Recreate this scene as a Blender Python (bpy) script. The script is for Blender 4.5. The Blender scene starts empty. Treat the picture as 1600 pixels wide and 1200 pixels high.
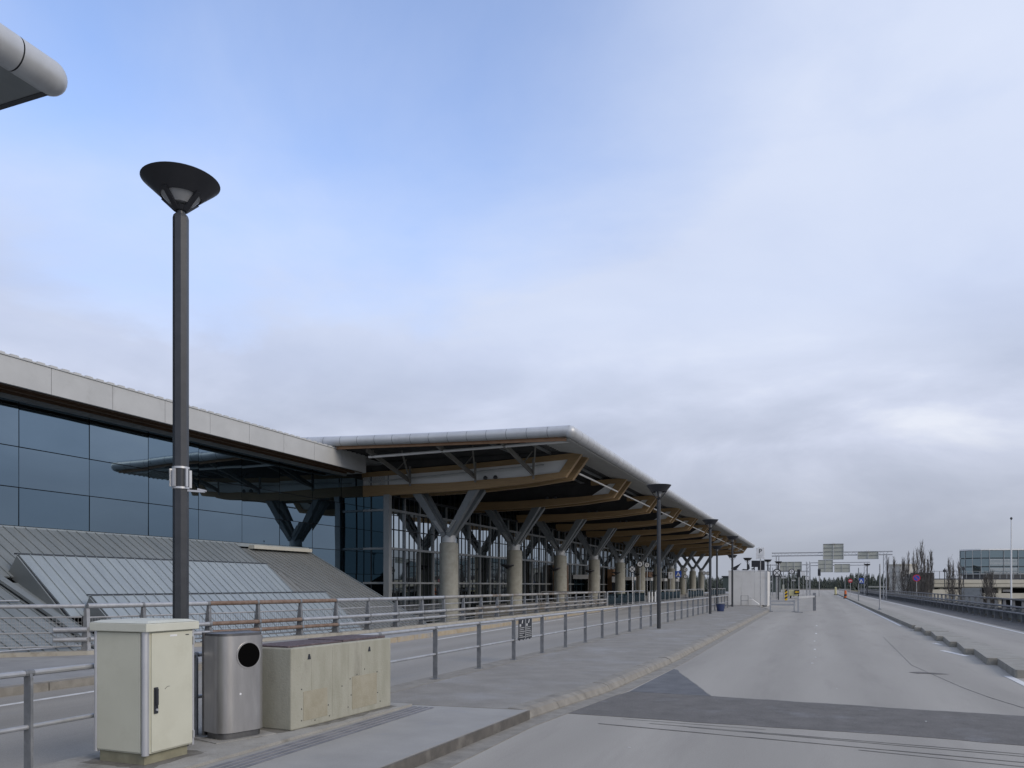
import bpy, math, random
from mathutils import Vector, Matrix, noise as mnoise
random.seed(7)
R = math.radians
scene = bpy.context.scene
COL = scene.collection

# ------------------------------------------------------------------ camera
YAW = math.atan(478 / 1200)
CAM_H = 1.76
cam_d = bpy.data.cameras.new('camera')
cam_d.sensor_width = 36
cam_d.lens = 27.0
cam_d.shift_y = 315 / 1600
cam_d.clip_start = 0.05
cam_d.clip_end = 6000
cam = bpy.data.objects.new('camera', cam_d)
cam.location = (0, 0, CAM_H)
cam.rotation_euler = (R(90), 0, YAW)
COL.objects.link(cam)
scene.camera = cam

# ------------------------------------------------------------------ world: broken cloud over a clear sky
SUN_EL, SUN_AZ = R(29), R(108)          # azimuth measured from +Y towards +X
wd = bpy.data.worlds.new('World')
scene.world = wd
wd.use_nodes = True
nt = wd.node_tree
nt.nodes.clear()
def wn(t, **kw):
    n = nt.nodes.new(t)
    for k, v in kw.items():
        setattr(n, k, v)
    return n
def wm(op, a, b=None, clamp=False):
    n = wn('ShaderNodeMath', operation=op, use_clamp=clamp)
    for i, q in enumerate((a, b)):
        if q is None: continue
        if isinstance(q, (int, float)): n.inputs[i].default_value = q
        else: nt.links.new(q, n.inputs[i])
    return n.outputs[0]
def wramp(fac, stops):
    n = wn('ShaderNodeValToRGB')
    els = n.color_ramp.elements
    while len(els) < len(stops): els.new(0.5)
    for e, (p, c) in zip(els, stops):
        e.position = p
        e.color = (*c, 1) if isinstance(c, tuple) else (c, c, c, 1)
    nt.links.new(fac, n.inputs[0])
    return n.outputs[0]
sky = wn('ShaderNodeTexSky', sky_type='NISHITA', sun_disc=False)
sky.sun_elevation = SUN_EL
sky.sun_rotation = SUN_AZ
sky.air_density = 1.0
sky.dust_density = 0.3
sky.ozone_density = 2.2
tc = wn('ShaderNodeTexCoord')
sep = wn('ShaderNodeSeparateXYZ')
nt.links.new(tc.outputs['Generated'], sep.inputs[0])
vx, vy, vz = sep.outputs
elev = wm('MAXIMUM', vz, 0.0)
den = wm('ADD', elev, 0.25)
cx, cy = wm('DIVIDE', vx, den), wm('DIVIDE', vy, den)
comb = wn('ShaderNodeCombineXYZ')
nt.links.new(cx, comb.inputs[0]); nt.links.new(cy, comb.inputs[1])
def wnoise(scale, detail, rough, off, dist=0.0, vec=None):
    mp = wn('ShaderNodeMapping')
    mp.inputs['Location'].default_value = off
    nt.links.new(vec or comb.outputs[0], mp.inputs[0])
    n = wn('ShaderNodeTexNoise')
    n.inputs['Scale'].default_value = scale
    n.inputs['Detail'].default_value = detail
    n.inputs['Roughness'].default_value = rough
    n.inputs['Distortion'].default_value = dist
    nt.links.new(mp.outputs[0], n.inputs['Vector'])
    return n.outputs['Fac']
sc3 = wn('ShaderNodeMapping')
sc3.inputs['Scale'].default_value = (1.0, 1.0, 2.6)
nt.links.new(tc.outputs['Generated'], sc3.inputs[0])
big = wnoise(0.55, 3, 0.5, (3.1, 1.7, 0))
fine = wnoise(1.1, 9, 0.56, (0.4, 5.2, 0), 0.35)
puff = wnoise(3.2, 9, 0.54, (2.3, 0.9, 4.1), 0.25, sc3.outputs[0])
# the clear gap lies over the terminal; cloud cover thickens away from it and near the horizon
gapdir = Vector((-0.53, 0.70, 0.57)).normalized()
dotn = wn('ShaderNodeVectorMath', operation='DOT_PRODUCT')
nt.links.new(tc.outputs['Generated'], dotn.inputs[0])
dotn.inputs[1].default_value = gapdir
gap = wramp(dotn.outputs['Value'], [(0.86, 0.0), (0.985, 1.0)])
cov = wm('ADD', wm('MULTIPLY', big, 0.42), wm('MULTIPLY', fine, 0.64))
cov = wm('SUBTRACT', cov, wm('MULTIPLY', gap, 0.31))
lowband = wramp(elev, [(0.16, 1.0), (0.48, 0.0)])
cov = wm('ADD', cov, wm('MULTIPLY', lowband, wm('ADD', 0.16, wm('MULTIPLY', puff, 0.95))))
mask = wramp(cov, [(0.12, 0.0), (0.36, 0.50), (0.60, 1.0)])
# clouds: bright thin layer high up, greyer bellies low down (values before exposure)
shade = wm('ADD', wm('MULTIPLY', big, 0.5), wm('MULTIPLY', fine, 0.5))
ccol_hi = wramp(shade, [(0.34, (0.25, 0.29, 0.40)), (0.50, (0.32, 0.36, 0.46)), (0.66, (0.37, 0.405, 0.49))])
ccol_mid = wramp(puff, [(0.36, (0.40, 0.42, 0.47)), (0.46, (0.32, 0.345, 0.42)), (0.55, (0.275, 0.30, 0.37)), (0.68, (0.235, 0.26, 0.325))])
ccol_hor = wramp(puff, [(0.35, (0.215, 0.232, 0.27)), (0.65, (0.185, 0.20, 0.24))])
mixl = wn('ShaderNodeMixRGB')
nt.links.new(wramp(elev, [(0.04, 0.0), (0.17, 1.0)]), mixl.inputs[0])
nt.links.new(ccol_hor, mixl.inputs[1]); nt.links.new(ccol_mid, mixl.inputs[2])
ccol_lo = mixl.outputs[0]
mixc = wn('ShaderNodeMixRGB')
nt.links.new(wramp(elev, [(0.18, 0.0), (0.33, 1.0)]), mixc.inputs[0])
nt.links.new(ccol_lo, mixc.inputs[1]); nt.links.new(ccol_hi, mixc.inputs[2])
bg_sky = wn('ShaderNodeBackground')
tint = wn('ShaderNodeMixRGB', blend_type='MULTIPLY')
tint.inputs[0].default_value = 1.0
tint.inputs[2].default_value = (1.03, 0.93, 0.97, 1)
nt.links.new(sky.outputs[0], tint.inputs[1])
SKY_STRENGTH = 0.15
bg_sky.inputs['Strength'].default_value = SKY_STRENGTH
nt.links.new(tint.outputs[0], bg_sky.inputs['Color'])
bg_cl = wn('ShaderNodeBackground')
bg_cl.inputs['Strength'].default_value = 1.0
nt.links.new(mixc.outputs[0], bg_cl.inputs['Color'])
mixs = wn('ShaderNodeMixShader')
nt.links.new(mask, mixs.inputs[0])
nt.links.new(bg_sky.outputs[0], mixs.inputs[1]); nt.links.new(bg_cl.outputs[0], mixs.inputs[2])
wout = wn('ShaderNodeOutputWorld')
nt.links.new(mixs.outputs[0], wout.inputs['Surface'])

# ------------------------------------------------------------------ sun behind thin cloud
sun_d = bpy.data.lights.new('sun', 'SUN')
sun_d.energy = 0.8
sun_d.angle = R(28)
sun_d.color = (1.0, 0.88, 0.73)
sun = bpy.data.objects.new('sun', sun_d)
sdir = Vector((math.cos(SUN_EL) * math.sin(SUN_AZ), math.cos(SUN_EL) * math.cos(SUN_AZ), math.sin(SUN_EL)))
sun.rotation_euler = sdir.to_track_quat('Z', 'Y').to_euler()
sun.location = sdir * 100
COL.objects.link(sun)

scene.view_settings.view_transform = 'Standard'
scene.view_settings.look = 'None'
scene.view_settings.exposure = 1.0
scene.view_settings.gamma = 1.0
scene.view_settings.use_curve_mapping = False
scene.render.engine = 'CYCLES'
scene.cycles.max_bounces = 6
scene.cycles.diffuse_bounces = 3
scene.cycles.glossy_bounces = 4
scene.cycles.use_denoising = True

# ------------------------------------------------------------------ materials
MATS = {}
def mat(name, c1, c2=None, rough=0.7, metal=0.0, scale=3.0, detail=6, stretch=(1, 1, 1), contrast=(0.35, 0.65),
        bump=0.0, bscale=60.0, spec=0.5, c3=None, scale3=0.4, con3=(0.5, 0.7), rvar=0.0, obj_coords=False, grain=0.0, gscale=70, tracks=None):
    m = bpy.data.materials.new(name)
    m.use_nodes = True
    t = m.node_tree
    b = t.nodes['Principled BSDF']
    b.inputs['Roughness'].default_value = rough
    b.inputs['Metallic'].default_value = metal
    b.inputs['Specular IOR Level'].default_value = spec
    b.inputs['Base Color'].default_value = (*c1, 1)
    if obj_coords:
        pos = t.nodes.new('ShaderNodeTexCoord').outputs['Object']
    else:
        pos = t.nodes.new('ShaderNodeNewGeometry').outputs['Position']
    mp = t.nodes.new('ShaderNodeMapping')
    mp.inputs['Scale'].default_value = stretch
    t.links.new(pos, mp.inputs[0])
    def noi(sc, de=6, vec=None):
        n = t.nodes.new('ShaderNodeTexNoise')
        n.inputs['Scale'].default_value = sc
        n.inputs['Detail'].default_value = de
        n.inputs['Roughness'].default_value = 0.6
        t.links.new(vec or mp.outputs[0], n.inputs['Vector'])
        return n.outputs['Fac']
    def ramp(f, lo, hi):
        r = t.nodes.new('ShaderNodeMapRange')
        r.inputs['From Min'].default_value = lo
        r.inputs['From Max'].default_value = hi
        t.links.new(f, r.inputs['Value'])
        return r.outputs[0]
    if c2 is not None:
        f = noi(scale, detail)
        mx = t.nodes.new('ShaderNodeMixRGB')
        mx.inputs[1].default_value = (*c1, 1); mx.inputs[2].default_value = (*c2, 1)
        t.links.new(ramp(f, *contrast), mx.inputs[0])
        outc = mx.outputs[0]
        if c3 is not None:
            m3 = t.nodes.new('ShaderNodeMixRGB')
            m3.inputs[2].default_value = (*c3, 1)
            t.links.new(outc, m3.inputs[1])
            t.links.new(ramp(noi(scale3, 8), *con3), m3.inputs[0])
            outc = m3.outputs[0]
        if grain:      # aggregate: light and dark grains
            g1 = t.nodes.new('ShaderNodeMapRange')
            g1.inputs['From Min'].default_value = 0.3; g1.inputs['From Max'].default_value = 0.7
            g1.inputs['To Min'].default_value = 1 - grain; g1.inputs['To Max'].default_value = 1 + grain
            t.links.new(noi(gscale, 3, pos), g1.inputs['Value'])
            mm = t.nodes.new('ShaderNodeMixRGB'); mm.blend_type = 'MULTIPLY'; mm.inputs[0].default_value = 1.0
            t.links.new(outc, mm.inputs[1]); t.links.new(g1.outputs[0], mm.inputs[2])
            outc = mm.outputs[0]
        if tracks:     # wheel tracks polished and stained along the lanes
            sx = t.nodes.new('ShaderNodeSeparateXYZ'); t.links.new(pos, sx.inputs[0])
            wob = t.nodes.new('ShaderNodeMath'); wob.operation = 'MULTIPLY_ADD'; wob.inputs[1].default_value = 0.9
            mpw = t.nodes.new('ShaderNodeMapping'); mpw.inputs['Scale'].default_value = (0.5, 0.05, 1); t.links.new(pos, mpw.inputs[0])
            t.links.new(noi(0.8, 4, mpw.outputs[0]), wob.inputs[0]); t.links.new(sx.outputs[0], wob.inputs[2])
            sn = t.nodes.new('ShaderNodeMath'); sn.operation = 'SINE'
            fr = t.nodes.new('ShaderNodeMath'); fr.operation = 'MULTIPLY'; fr.inputs[1].default_value = 2 * math.pi / 1.75
            t.links.new(wob.outputs[0], fr.inputs[0]); t.links.new(fr.outputs[0], sn.inputs[0])
            g2 = t.nodes.new('ShaderNodeMapRange'); g2.inputs['From Min'].default_value = -1
            g2.inputs['To Min'].default_value = 1 - tracks; g2.inputs['To Max'].default_value = 1 + tracks
            t.links.new(sn.outputs[0], g2.inputs['Value'])
            m2 = t.nodes.new('ShaderNodeMixRGB'); m2.blend_type = 'MULTIPLY'; m2.inputs[0].default_value = 1.0
            t.links.new(outc, m2.inputs[1]); t.links.new(g2.outputs[0], m2.inputs[2])
            outc = m2.outputs[0]
        t.links.new(outc, b.inputs['Base Color'])
        if rvar:
            rr = t.nodes.new('ShaderNodeMapRange')
            rr.inputs['To Min'].default_value = rough - rvar
            rr.inputs['To Max'].default_value = rough + rvar
            t.links.new(f, rr.inputs['Value'])
            t.links.new(rr.outputs[0], b.inputs['Roughness'])
    if bump:
        bp = t.nodes.new('ShaderNodeBump')
        bp.inputs['Strength'].default_value = bump
        bp.inputs['Distance'].default_value = 0.02
        t.links.new(noi(bscale, 4, pos), bp.inputs['Height'])
        t.links.new(bp.outputs[0], b.inputs['Normal'])
    MATS[name] = m
    return m

def glass_mat(name, refl, body, rough=0.015, fac=0.75):
    """dark coated facade glass: mirror coat over a dark body"""
    m = bpy.data.materials.new(name)
    m.use_nodes = True
    t = m.node_tree
    t.nodes.clear()
    g = t.nodes.new('ShaderNodeBsdfGlossy'); g.inputs['Color'].default_value = (*refl, 1); g.inputs['Roughness'].default_value = rough
    d = t.nodes.new('ShaderNodeBsdfDiffuse'); d.inputs['Color'].default_value = (*body, 1)
    pos = t.nodes.new('ShaderNodeNewGeometry').outputs['Position']
    n = t.nodes.new('ShaderNodeTexNoise'); n.inputs['Scale'].default_value = 0.35; n.inputs['Detail'].default_value = 1
    t.links.new(pos, n.inputs['Vector'])
    bp = t.nodes.new('ShaderNodeBump'); bp.inputs['Strength'].default_value = 0.035; bp.inputs['Distance'].default_value = 0.3
    t.links.new(n.outputs['Fac'], bp.inputs['Height'])
    t.links.new(bp.outputs[0], g.inputs['Normal'])
    mx = t.nodes.new('ShaderNodeMixShader'); mx.inputs[0].default_value = fac
    o = t.nodes.new('ShaderNodeOutputMaterial')
    t.links.new(d.outputs[0], mx.inputs[1]); t.links.new(g.outputs[0], mx.inputs[2])
    t.links.new(mx.outputs[0], o.inputs['Surface'])
    MATS[name] = m
    return m

M_road = mat('asphalt_worn', grain=0.13, tracks=0.06, c1=(0.278, 0.262, 0.230), c2=(0.335, 0.316, 0.278), rough=0.85, scale=0.55, stretch=(1, 0.12, 1), detail=8, contrast=(0.3, 0.7), bump=0.25, bscale=90, c3=(0.23, 0.215, 0.19), scale3=1.6, con3=(0.52, 0.9))
M_roadL = mat('asphalt_side_road', (0.245, 0.232, 0.205), (0.29, 0.275, 0.245), 0.85, grain=0.13, tracks=0.05, scale=0.7, stretch=(1, 0.15, 1), bump=0.25, bscale=90, c3=(0.22, 0.22, 0.22), scale3=1.2, con3=(0.55, 0.95))
M_patch = mat('asphalt_patch', (0.11, 0.105, 0.096), (0.145, 0.137, 0.126), 0.88, grain=0.28, scale=3, bump=0.4, bscale=110, c3=(0.2, 0.2, 0.2), scale3=1.4, con3=(0.55, 0.8))
M_pave_as = mat('asphalt_pavement', (0.205, 0.194, 0.172), (0.25, 0.237, 0.21), 0.88, grain=0.2, scale=2.2, bump=0.3, bscale=110, c3=(0.30, 0.30, 0.295), scale3=0.7, con3=(0.5, 0.8))
M_pave_con = mat('pavement_concrete', (0.265, 0.257, 0.235), (0.31, 0.30, 0.275), 0.7, grain=0.06, scale=1.4, bump=0.12, bscale=70, c3=(0.25, 0.255, 0.26), scale3=2.5, con3=(0.55, 0.85))
M_pad = mat('pad_concrete', (0.27, 0.26, 0.235), (0.33, 0.32, 0.29), 0.85, grain=0.12, scale=4, bump=0.3, bscale=60, c3=(0.16, 0.15, 0.13), scale3=3.0, con3=(0.55, 0.75))
M_kerb = mat('kerb_concrete', (0.205, 0.19, 0.162), (0.265, 0.25, 0.215), 0.85, scale=5, bump=0.4, bscale=50, c3=(0.15, 0.14, 0.12), scale3=3, con3=(0.52, 0.75))
M_kerb_y = mat('kerb_ochre', (0.33, 0.27, 0.18), (0.40, 0.34, 0.25), 0.85, scale=4, bump=0.3, bscale=50, c3=(0.3, 0.29, 0.27), scale3=2, con3=(0.5, 0.65))
M_conc = mat('concrete_column', (0.27, 0.268, 0.228), (0.34, 0.338, 0.295), 0.8, scale=3, bump=0.15, bscale=40, c3=(0.24, 0.23, 0.19), scale3=1.2, con3=(0.55, 0.8))
M_block = mat('concrete_block_mat', (0.295, 0.292, 0.232), (0.385, 0.38, 0.318), 0.85, scale=2.2, stretch=(1.6, 1.6, 0.5), bump=0.25, bscale=45, c3=(0.17, 0.165, 0.125), scale3=2.2, con3=(0.52, 0.78))
M_block_patch = mat('concrete_repair', (0.29, 0.268, 0.195), (0.34, 0.318, 0.245), 0.85, scale=6, bump=0.2)
M_void = mat('lower_ground', (0.10, 0.10, 0.10), (0.15, 0.15, 0.145), 0.9, scale=0.3)
M_ground = mat('ground_mat', (0.10, 0.105, 0.08), (0.15, 0.145, 0.115), 0.95, scale=0.05, c3=(0.19, 0.185, 0.17), scale3=0.02, con3=(0.45, 0.6))
M_white = mat('road_paint', (0.62, 0.62, 0.60), (0.42, 0.42, 0.41), 0.7, scale=6, contrast=(0.45, 0.75))
M_zinc = mat('zinc_sheet', (0.255, 0.295, 0.32), (0.30, 0.345, 0.365), 0.5, 0.15, scale=0.8, stretch=(0.5, 2.2, 0.5), c3=(0.32, 0.36, 0.375), scale3=2.0, con3=(0.5, 0.85), rvar=0.06)
M_zinc_d = mat('zinc_sheet_weathered', (0.178, 0.203, 0.215), (0.218, 0.243, 0.253), 0.55, 0.15, scale=0.9, stretch=(0.5, 2.2, 0.5), c3=(0.19, 0.205, 0.205), scale3=1.5, con3=(0.5, 0.85), rvar=0.06)
M_zinc_t = mat('zinc_sheet_tan', (0.195, 0.208, 0.207), (0.24, 0.25, 0.245), 0.5, 0.2, scale=0.9, stretch=(0.5, 2.2, 0.5), c3=(0.2, 0.2, 0.19), scale3=1.2, con3=(0.5, 0.85))
M_seam = mat('seam_dark', (0.05, 0.06, 0.075), rough=0.6)
M_fascia = mat('fascia_panel_mat', (0.44, 0.45, 0.445), (0.485, 0.495, 0.49), 0.45, 0.0, scale=0.8, c3=(0.38, 0.385, 0.375), scale3=2.2, con3=(0.58, 0.9))
M_nose = mat('aluminium_sheet', (0.46, 0.475, 0.49), (0.52, 0.535, 0.545), 0.40, 0.25, scale=1.2, c3=(0.36, 0.365, 0.37), scale3=1.5, con3=(0.52, 0.9))
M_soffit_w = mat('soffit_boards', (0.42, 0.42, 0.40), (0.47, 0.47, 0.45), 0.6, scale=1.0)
M_soffit_b = mat('soffit_timber', (0.075, 0.042, 0.022), (0.115, 0.064, 0.033), 0.7, scale=2, stretch=(6, 0.4, 6))
M_timber = mat('glulam', (0.315, 0.208, 0.102), (0.39, 0.262, 0.132), 0.55, scale=2.5, stretch=(0.3, 1, 5), c3=(0.24, 0.155, 0.078), scale3=1.2, con3=(0.55, 0.85))
M_soffit_shade = mat('soffit_shade', (0.05, 0.05, 0.05), (0.07, 0.07, 0.068), 0.7, scale=1.0)  # darkened to paint in the deep shade under the canopy
M_panelw = mat('white_panel', (0.76, 0.77, 0.76), (0.80, 0.81, 0.80), 0.5, scale=0.7)
M_steel = mat('painted_steel_grey', (0.19, 0.207, 0.215), (0.23, 0.247, 0.257), 0.5, 0.1, scale=1.5)
M_bracket = mat('bracket_paint', (0.17, 0.165, 0.15), (0.21, 0.205, 0.19), 0.5, scale=2)
M_steel_l = mat('painted_steel_light', (0.45, 0.46, 0.46), (0.52, 0.53, 0.53), 0.45, 0.2, scale=2)
M_steel_d = mat('steel_dark', (0.035, 0.038, 0.042), (0.05, 0.053, 0.058), 0.5, 0.2, scale=4)
M_mull = mat('mullion_grey', (0.33, 0.345, 0.345), (0.38, 0.39, 0.39), 0.45, 0.3, scale=1.5)
M_frame = mat('frame_dark', (0.02, 0.024, 0.03), rough=0.5)
M_glassL = glass_mat('glass_blue', (0.215, 0.29, 0.345), (0.012, 0.02, 0.028), fac=0.85)
GL = [M_glassL, glass_mat('glass_blue_b', (0.205, 0.282, 0.34), (0.012, 0.02, 0.028), fac=0.84), glass_mat('glass_blue_c', (0.225, 0.298, 0.35), (0.014, 0.022, 0.03), fac=0.86)]
M_glassC = glass_mat('glass_grey', (0.60, 0.66, 0.69), (0.012, 0.016, 0.018), fac=0.88)
M_glassE = glass_mat('glass_end', (0.13, 0.19, 0.215), (0.008, 0.013, 0.016), fac=0.85)
M_glassI = glass_mat('glass_clear_dark', (0.48, 0.53, 0.55), (0.01, 0.012, 0.013), fac=0.5)
M_glassD = glass_mat('glass_dark', (0.12, 0.17, 0.20), (0.008, 0.012, 0.014), fac=0.7)
M_galv = mat('galvanised', (0.36, 0.37, 0.38), (0.48, 0.49, 0.50), 0.5, 0.55, scale=7, detail=8, c3=(0.28, 0.28, 0.28), scale3=3.5, con3=(0.52, 0.75))
M_galv_d = mat('galvanised_dull', (0.17, 0.18, 0.19), (0.23, 0.24, 0.25), 0.6, 0.35, scale=8, c3=(0.3, 0.31, 0.32), scale3=9, con3=(0.55, 0.8))
M_galv_o = mat('galvanised_stained', (0.30, 0.29, 0.265), (0.38, 0.375, 0.36), 0.55, 0.35, scale=3, c3=(0.2, 0.165, 0.13), scale3=.8, con3=(0.5, 0.62))
M_rust = mat('rusty_rail', (0.16, 0.105, 0.075), (0.24, 0.18, 0.145), 0.75, 0.15, scale=6, c3=(0.13, 0.08, 0.055), scale3=9, con3=(0.5, 0.75))
M_pole = mat('pole_anthracite', (0.034, 0.038, 0.044), (0.044, 0.048, 0.055), 0.42, 0.15, scale=8)
M_black = mat('black_paint', (0.016, 0.018, 0.024), (0.022, 0.024, 0.03), 0.45, scale=5)
M_opal = mat('lamp_opal', (0.30, 0.31, 0.32), rough=0.25)
M_cab = mat('cabinet_cream', (0.51, 0.51, 0.415), (0.545, 0.545, 0.445), 0.42, scale=1.6, c3=(0.475, 0.47, 0.375), scale3=3.5, con3=(0.52, 0.8))
M_cabtop = mat('cabinet_lid', (0.53, 0.535, 0.45), (0.58, 0.585, 0.50), 0.5, scale=6, c3=(0.34, 0.33, 0.27), scale3=5, con3=(0.62, 0.82))
M_alu = mat('alu_profile', (0.52, 0.53, 0.55), (0.58, 0.59, 0.60), 0.38, 0.6, scale=4)
M_plinth = mat('cabinet_plinth', (0.27, 0.26, 0.18), (0.20, 0.19, 0.13), 0.7, scale=6)
M_stain = mat('stainless', (0.45, 0.44, 0.43), (0.53, 0.52, 0.505), 0.34, 0.8, scale=9, stretch=(1, 1, 0.15), c3=(0.36, 0.35, 0.34), scale3=5, con3=(0.5, 0.8), rvar=0.05)
M_stain_d = mat('stainless_dark', (0.13, 0.13, 0.135), (0.18, 0.18, 0.18), 0.4, 0.7, scale=9)
M_lid = mat('rubber_mat', (0.075, 0.058, 0.062), (0.12, 0.09, 0.095), 0.85, scale=30, bump=0.6, bscale=45, c3=(0.17, 0.13, 0.13), scale3=14, con3=(0.55, 0.7))
M_signw = mat('sign_white', (0.72, 0.73, 0.73), (0.68, 0.69, 0.69), 0.5, scale=5)
M_signb = mat('sign_blue', (0.02, 0.085, 0.42), rough=0.5)
M_signr = mat('sign_red', (0.50, 0.03, 0.05), rough=0.5)
M_signback = mat('sign_back', (0.40, 0.41, 0.355), (0.45, 0.46, 0.40), 0.5, 0.2, scale=1)
M_yellow = mat('sign_yellow', (0.75, 0.48, 0.02), rough=0.5)
M_pyellow = mat('pale_yellow', (0.55, 0.52, 0.30), rough=0.5)
M_orange = mat('orange_plastic', (0.55, 0.12, 0.02), rough=0.5)
M_hoard = mat('hoarding_white', (0.60, 0.595, 0.57), (0.66, 0.655, 0.63), 0.55, scale=0.9, c3=(0.50, 0.48, 0.43), scale3=1.1, con3=(0.55, 0.85))
M_blue_pl = mat('blue_plastic', (0.02, 0.035, 0.10), (0.03, 0.05, 0.13), 0.5, scale=6)
M_beige = mat('garage_concrete', (0.40, 0.38, 0.31), (0.46, 0.44, 0.37), 0.8, scale=0.4)
M_silo = mat('pale_concrete', (0.45, 0.44, 0.40), (0.50, 0.49, 0.45), 0.8, scale=0.3, c3=(0.4, 0.39, 0.35), scale3=0.5)
M_bark = mat('bark', (0.085, 0.078, 0.07), (0.12, 0.11, 0.10), 0.9, scale=3)
M_wood_far = mat('forest_needles', (0.045, 0.056, 0.047), (0.062, 0.073, 0.058), 0.95, scale=0.12)
M_wood_panel = mat('timber_cladding', (0.22, 0.12, 0.06), (0.28, 0.16, 0.085), 0.6, scale=2, stretch=(1, 3, 0.3))
M_grass = mat('dry_grass', (0.16, 0.15, 0.09), (0.20, 0.18, 0.11), 0.95, scale=0.2)
M_cargrey = mat('car_silver', (0.45, 0.46, 0.47), rough=0.3, metal=0.4)
M_carwhite = mat('car_white', (0.7, 0.7, 0.7), rough=0.3)
M_cardark = mat('car_dark', (0.03, 0.035, 0.05), rough=0.3)
M_hole = mat('opening_black', (0.004, 0.004, 0.004), rough=0.95, spec=0.0)
M_tyre = mat('tyre_black', (0.02, 0.02, 0.02), rough=0.8)
M_lampwhite = mat('light_tube', (0.75, 0.75, 0.74), rough=0.4)

# ------------------------------------------------------------------ mesh helpers
class MB:
    def __init__(s):
        s.v, s.f, s.sm = [], [], []
    def add(s, vs, fs, smooth=False):
        o = len(s.v)
        s.v += [tuple(v) for v in vs]
        s.f += [tuple(i + o for i in f) for f in fs]
        s.sm += [smooth] * len(fs)
        return s
    def box(s, x0, y0, z0, x1, y1, z1):
        x0, x1 = min(x0, x1), max(x0, x1); y0, y1 = min(y0, y1), max(y0, y1); z0, z1 = min(z0, z1), max(z0, z1)
        return s.add([(x0, y0, z0), (x1, y0, z0), (x1, y1, z0), (x0, y1, z0), (x0, y0, z1), (x1, y0, z1), (x1, y1, z1), (x0, y1, z1)],
                     [(0, 3, 2, 1), (4, 5, 6, 7), (0, 1, 5, 4), (1, 2, 6, 5), (2, 3, 7, 6), (3, 0, 4, 7)])
    def bar(s, p, q, w, h, up=(0, 0, 1), w2=None, h2=None):
        p, q = Vector(p), Vector(q)
        d = (q - p).normalized()
        u = Vector(up)
        if abs(d.dot(u)) > 0.98: u = Vector((0, 1, 0))
        x = d.cross(u).normalized(); y = x.cross(d).normalized()
        w2 = w if w2 is None else w2; h2 = h if h2 is None else h2
        vs = []
        for c, a, b in ((p, w, h), (q, w2, h2)):
            for i, j in ((-1, -1), (1, -1), (1, 1), (-1, 1)):
                vs.append(c + x * i * a / 2 + y * j * b / 2)
        return s.add(vs, [(3, 2, 1, 0), (4, 5, 6, 7), (0, 1, 5, 4), (1, 2, 6, 5), (2, 3, 7, 6), (3, 0, 4, 7)])
    def tube(s, pts, r, n=10, r2=None, cap=True):
        pts = [Vector(p) for p in pts]
        rs = [r + ((r2 if r2 is not None else r) - r) * i / max(1, len(pts) - 1) for i in range(len(pts))]
        vs, fs = [], []
        ref = None
        for i, p in enumerate(pts):
            d = (pts[min(i + 1, len(pts) - 1)] - pts[max(i - 1, 0)]).normalized()
            if ref is None:
                ref = Vector((0, 0, 1)) if abs(d.z) < 0.9 else Vector((1, 0, 0))
            x = d.cross(ref).normalized(); y = x.cross(d).normalized()
            ref = y
            for k in range(n):
                a = 2 * math.pi * k / n
                vs.append(p + x * math.cos(a) * rs[i] + y * math.sin(a) * rs[i])
        for i in range(len(pts) - 1):
            for k in range(n):
                a, b = i * n + k, i * n + (k + 1) % n
                fs.append((a, b, b + n, a + n))
        s.add(vs, fs, n > 5)
        if cap:
            o = len(s.v) - len(vs)
            s.f += [tuple(o + k for k in range(n))[::-1], tuple(o + (len(pts) - 1) * n + k for k in range(n))]
            s.sm += [False, False]
        return s
    def lathe(s, prof, n=24, c=(0, 0, 0), smooth=True):
        vs, fs = [], []
        for r, z in prof:
            for k in range(n):
                a = 2 * math.pi * k / n
                vs.append((c[0] + r * math.cos(a), c[1] + r * math.sin(a), c[2] + z))
        for i in range(len(prof) - 1):
            for k in range(n):
                a, b = i * n + k, i * n + (k + 1) % n
                fs.append((a, b, b + n, a + n))
        return s.add(vs, fs, smooth)
    def prism(s, poly, fn0, fn1):
        """poly: list of 2d points; fn0/fn1 map a 2d point to the two end positions"""
        n = len(poly)
        vs = [fn0(p) for p in poly] + [fn1(p) for p in poly]
        fs = [tuple(range(n))[::-1], tuple(range(n, 2 * n))]
        for i in range(n):
            j = (i + 1) % n
            fs.append((i, j, j + n, i + n))
        return s.add(vs, fs)
    def prism_z(s, poly, z0, z1):
        return s.prism(poly, lambda p: (p[0], p[1], z0), lambda p: (p[0], p[1], z1))
    def prism_y(s, poly, y0, y1):      # poly in (x, z)
        return s.prism(poly, lambda p: (p[0], y0, p[1]), lambda p: (p[0], y1, p[1]))
    def prism_x(s, poly, x0, x1):      # poly in (y, z)
        return s.prism(poly, lambda p: (x0, p[0], p[1]), lambda p: (x1, p[0], p[1]))
    def disc(s, c, r, axis, th, n=24):
        c = Vector(c); a = Vector(axis).normalized() * th / 2
        return s.tube([c - a, c + a], r, n)
    def mesh(s, name, m, off=(0, 0, 0)):
        me = bpy.data.meshes.new(name)
        ox, oy, oz = off
        me.from_pydata([(x - ox, y - oy, z - oz) for x, y, z in s.v], [], s.f)
        me.polygons.foreach_set('use_smooth', s.sm)
        me.materials.append(m)
        me.update()
        import bmesh as _b
        bm = _b.new(); bm.from_mesh(me)
        _b.ops.recalc_face_normals(bm, faces=bm.faces)
        bm.to_mesh(me); bm.free()
        if any(s.sm):
            try: me.set_sharp_from_angle(angle=R(35))
            except Exception: pass
        return me

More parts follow.
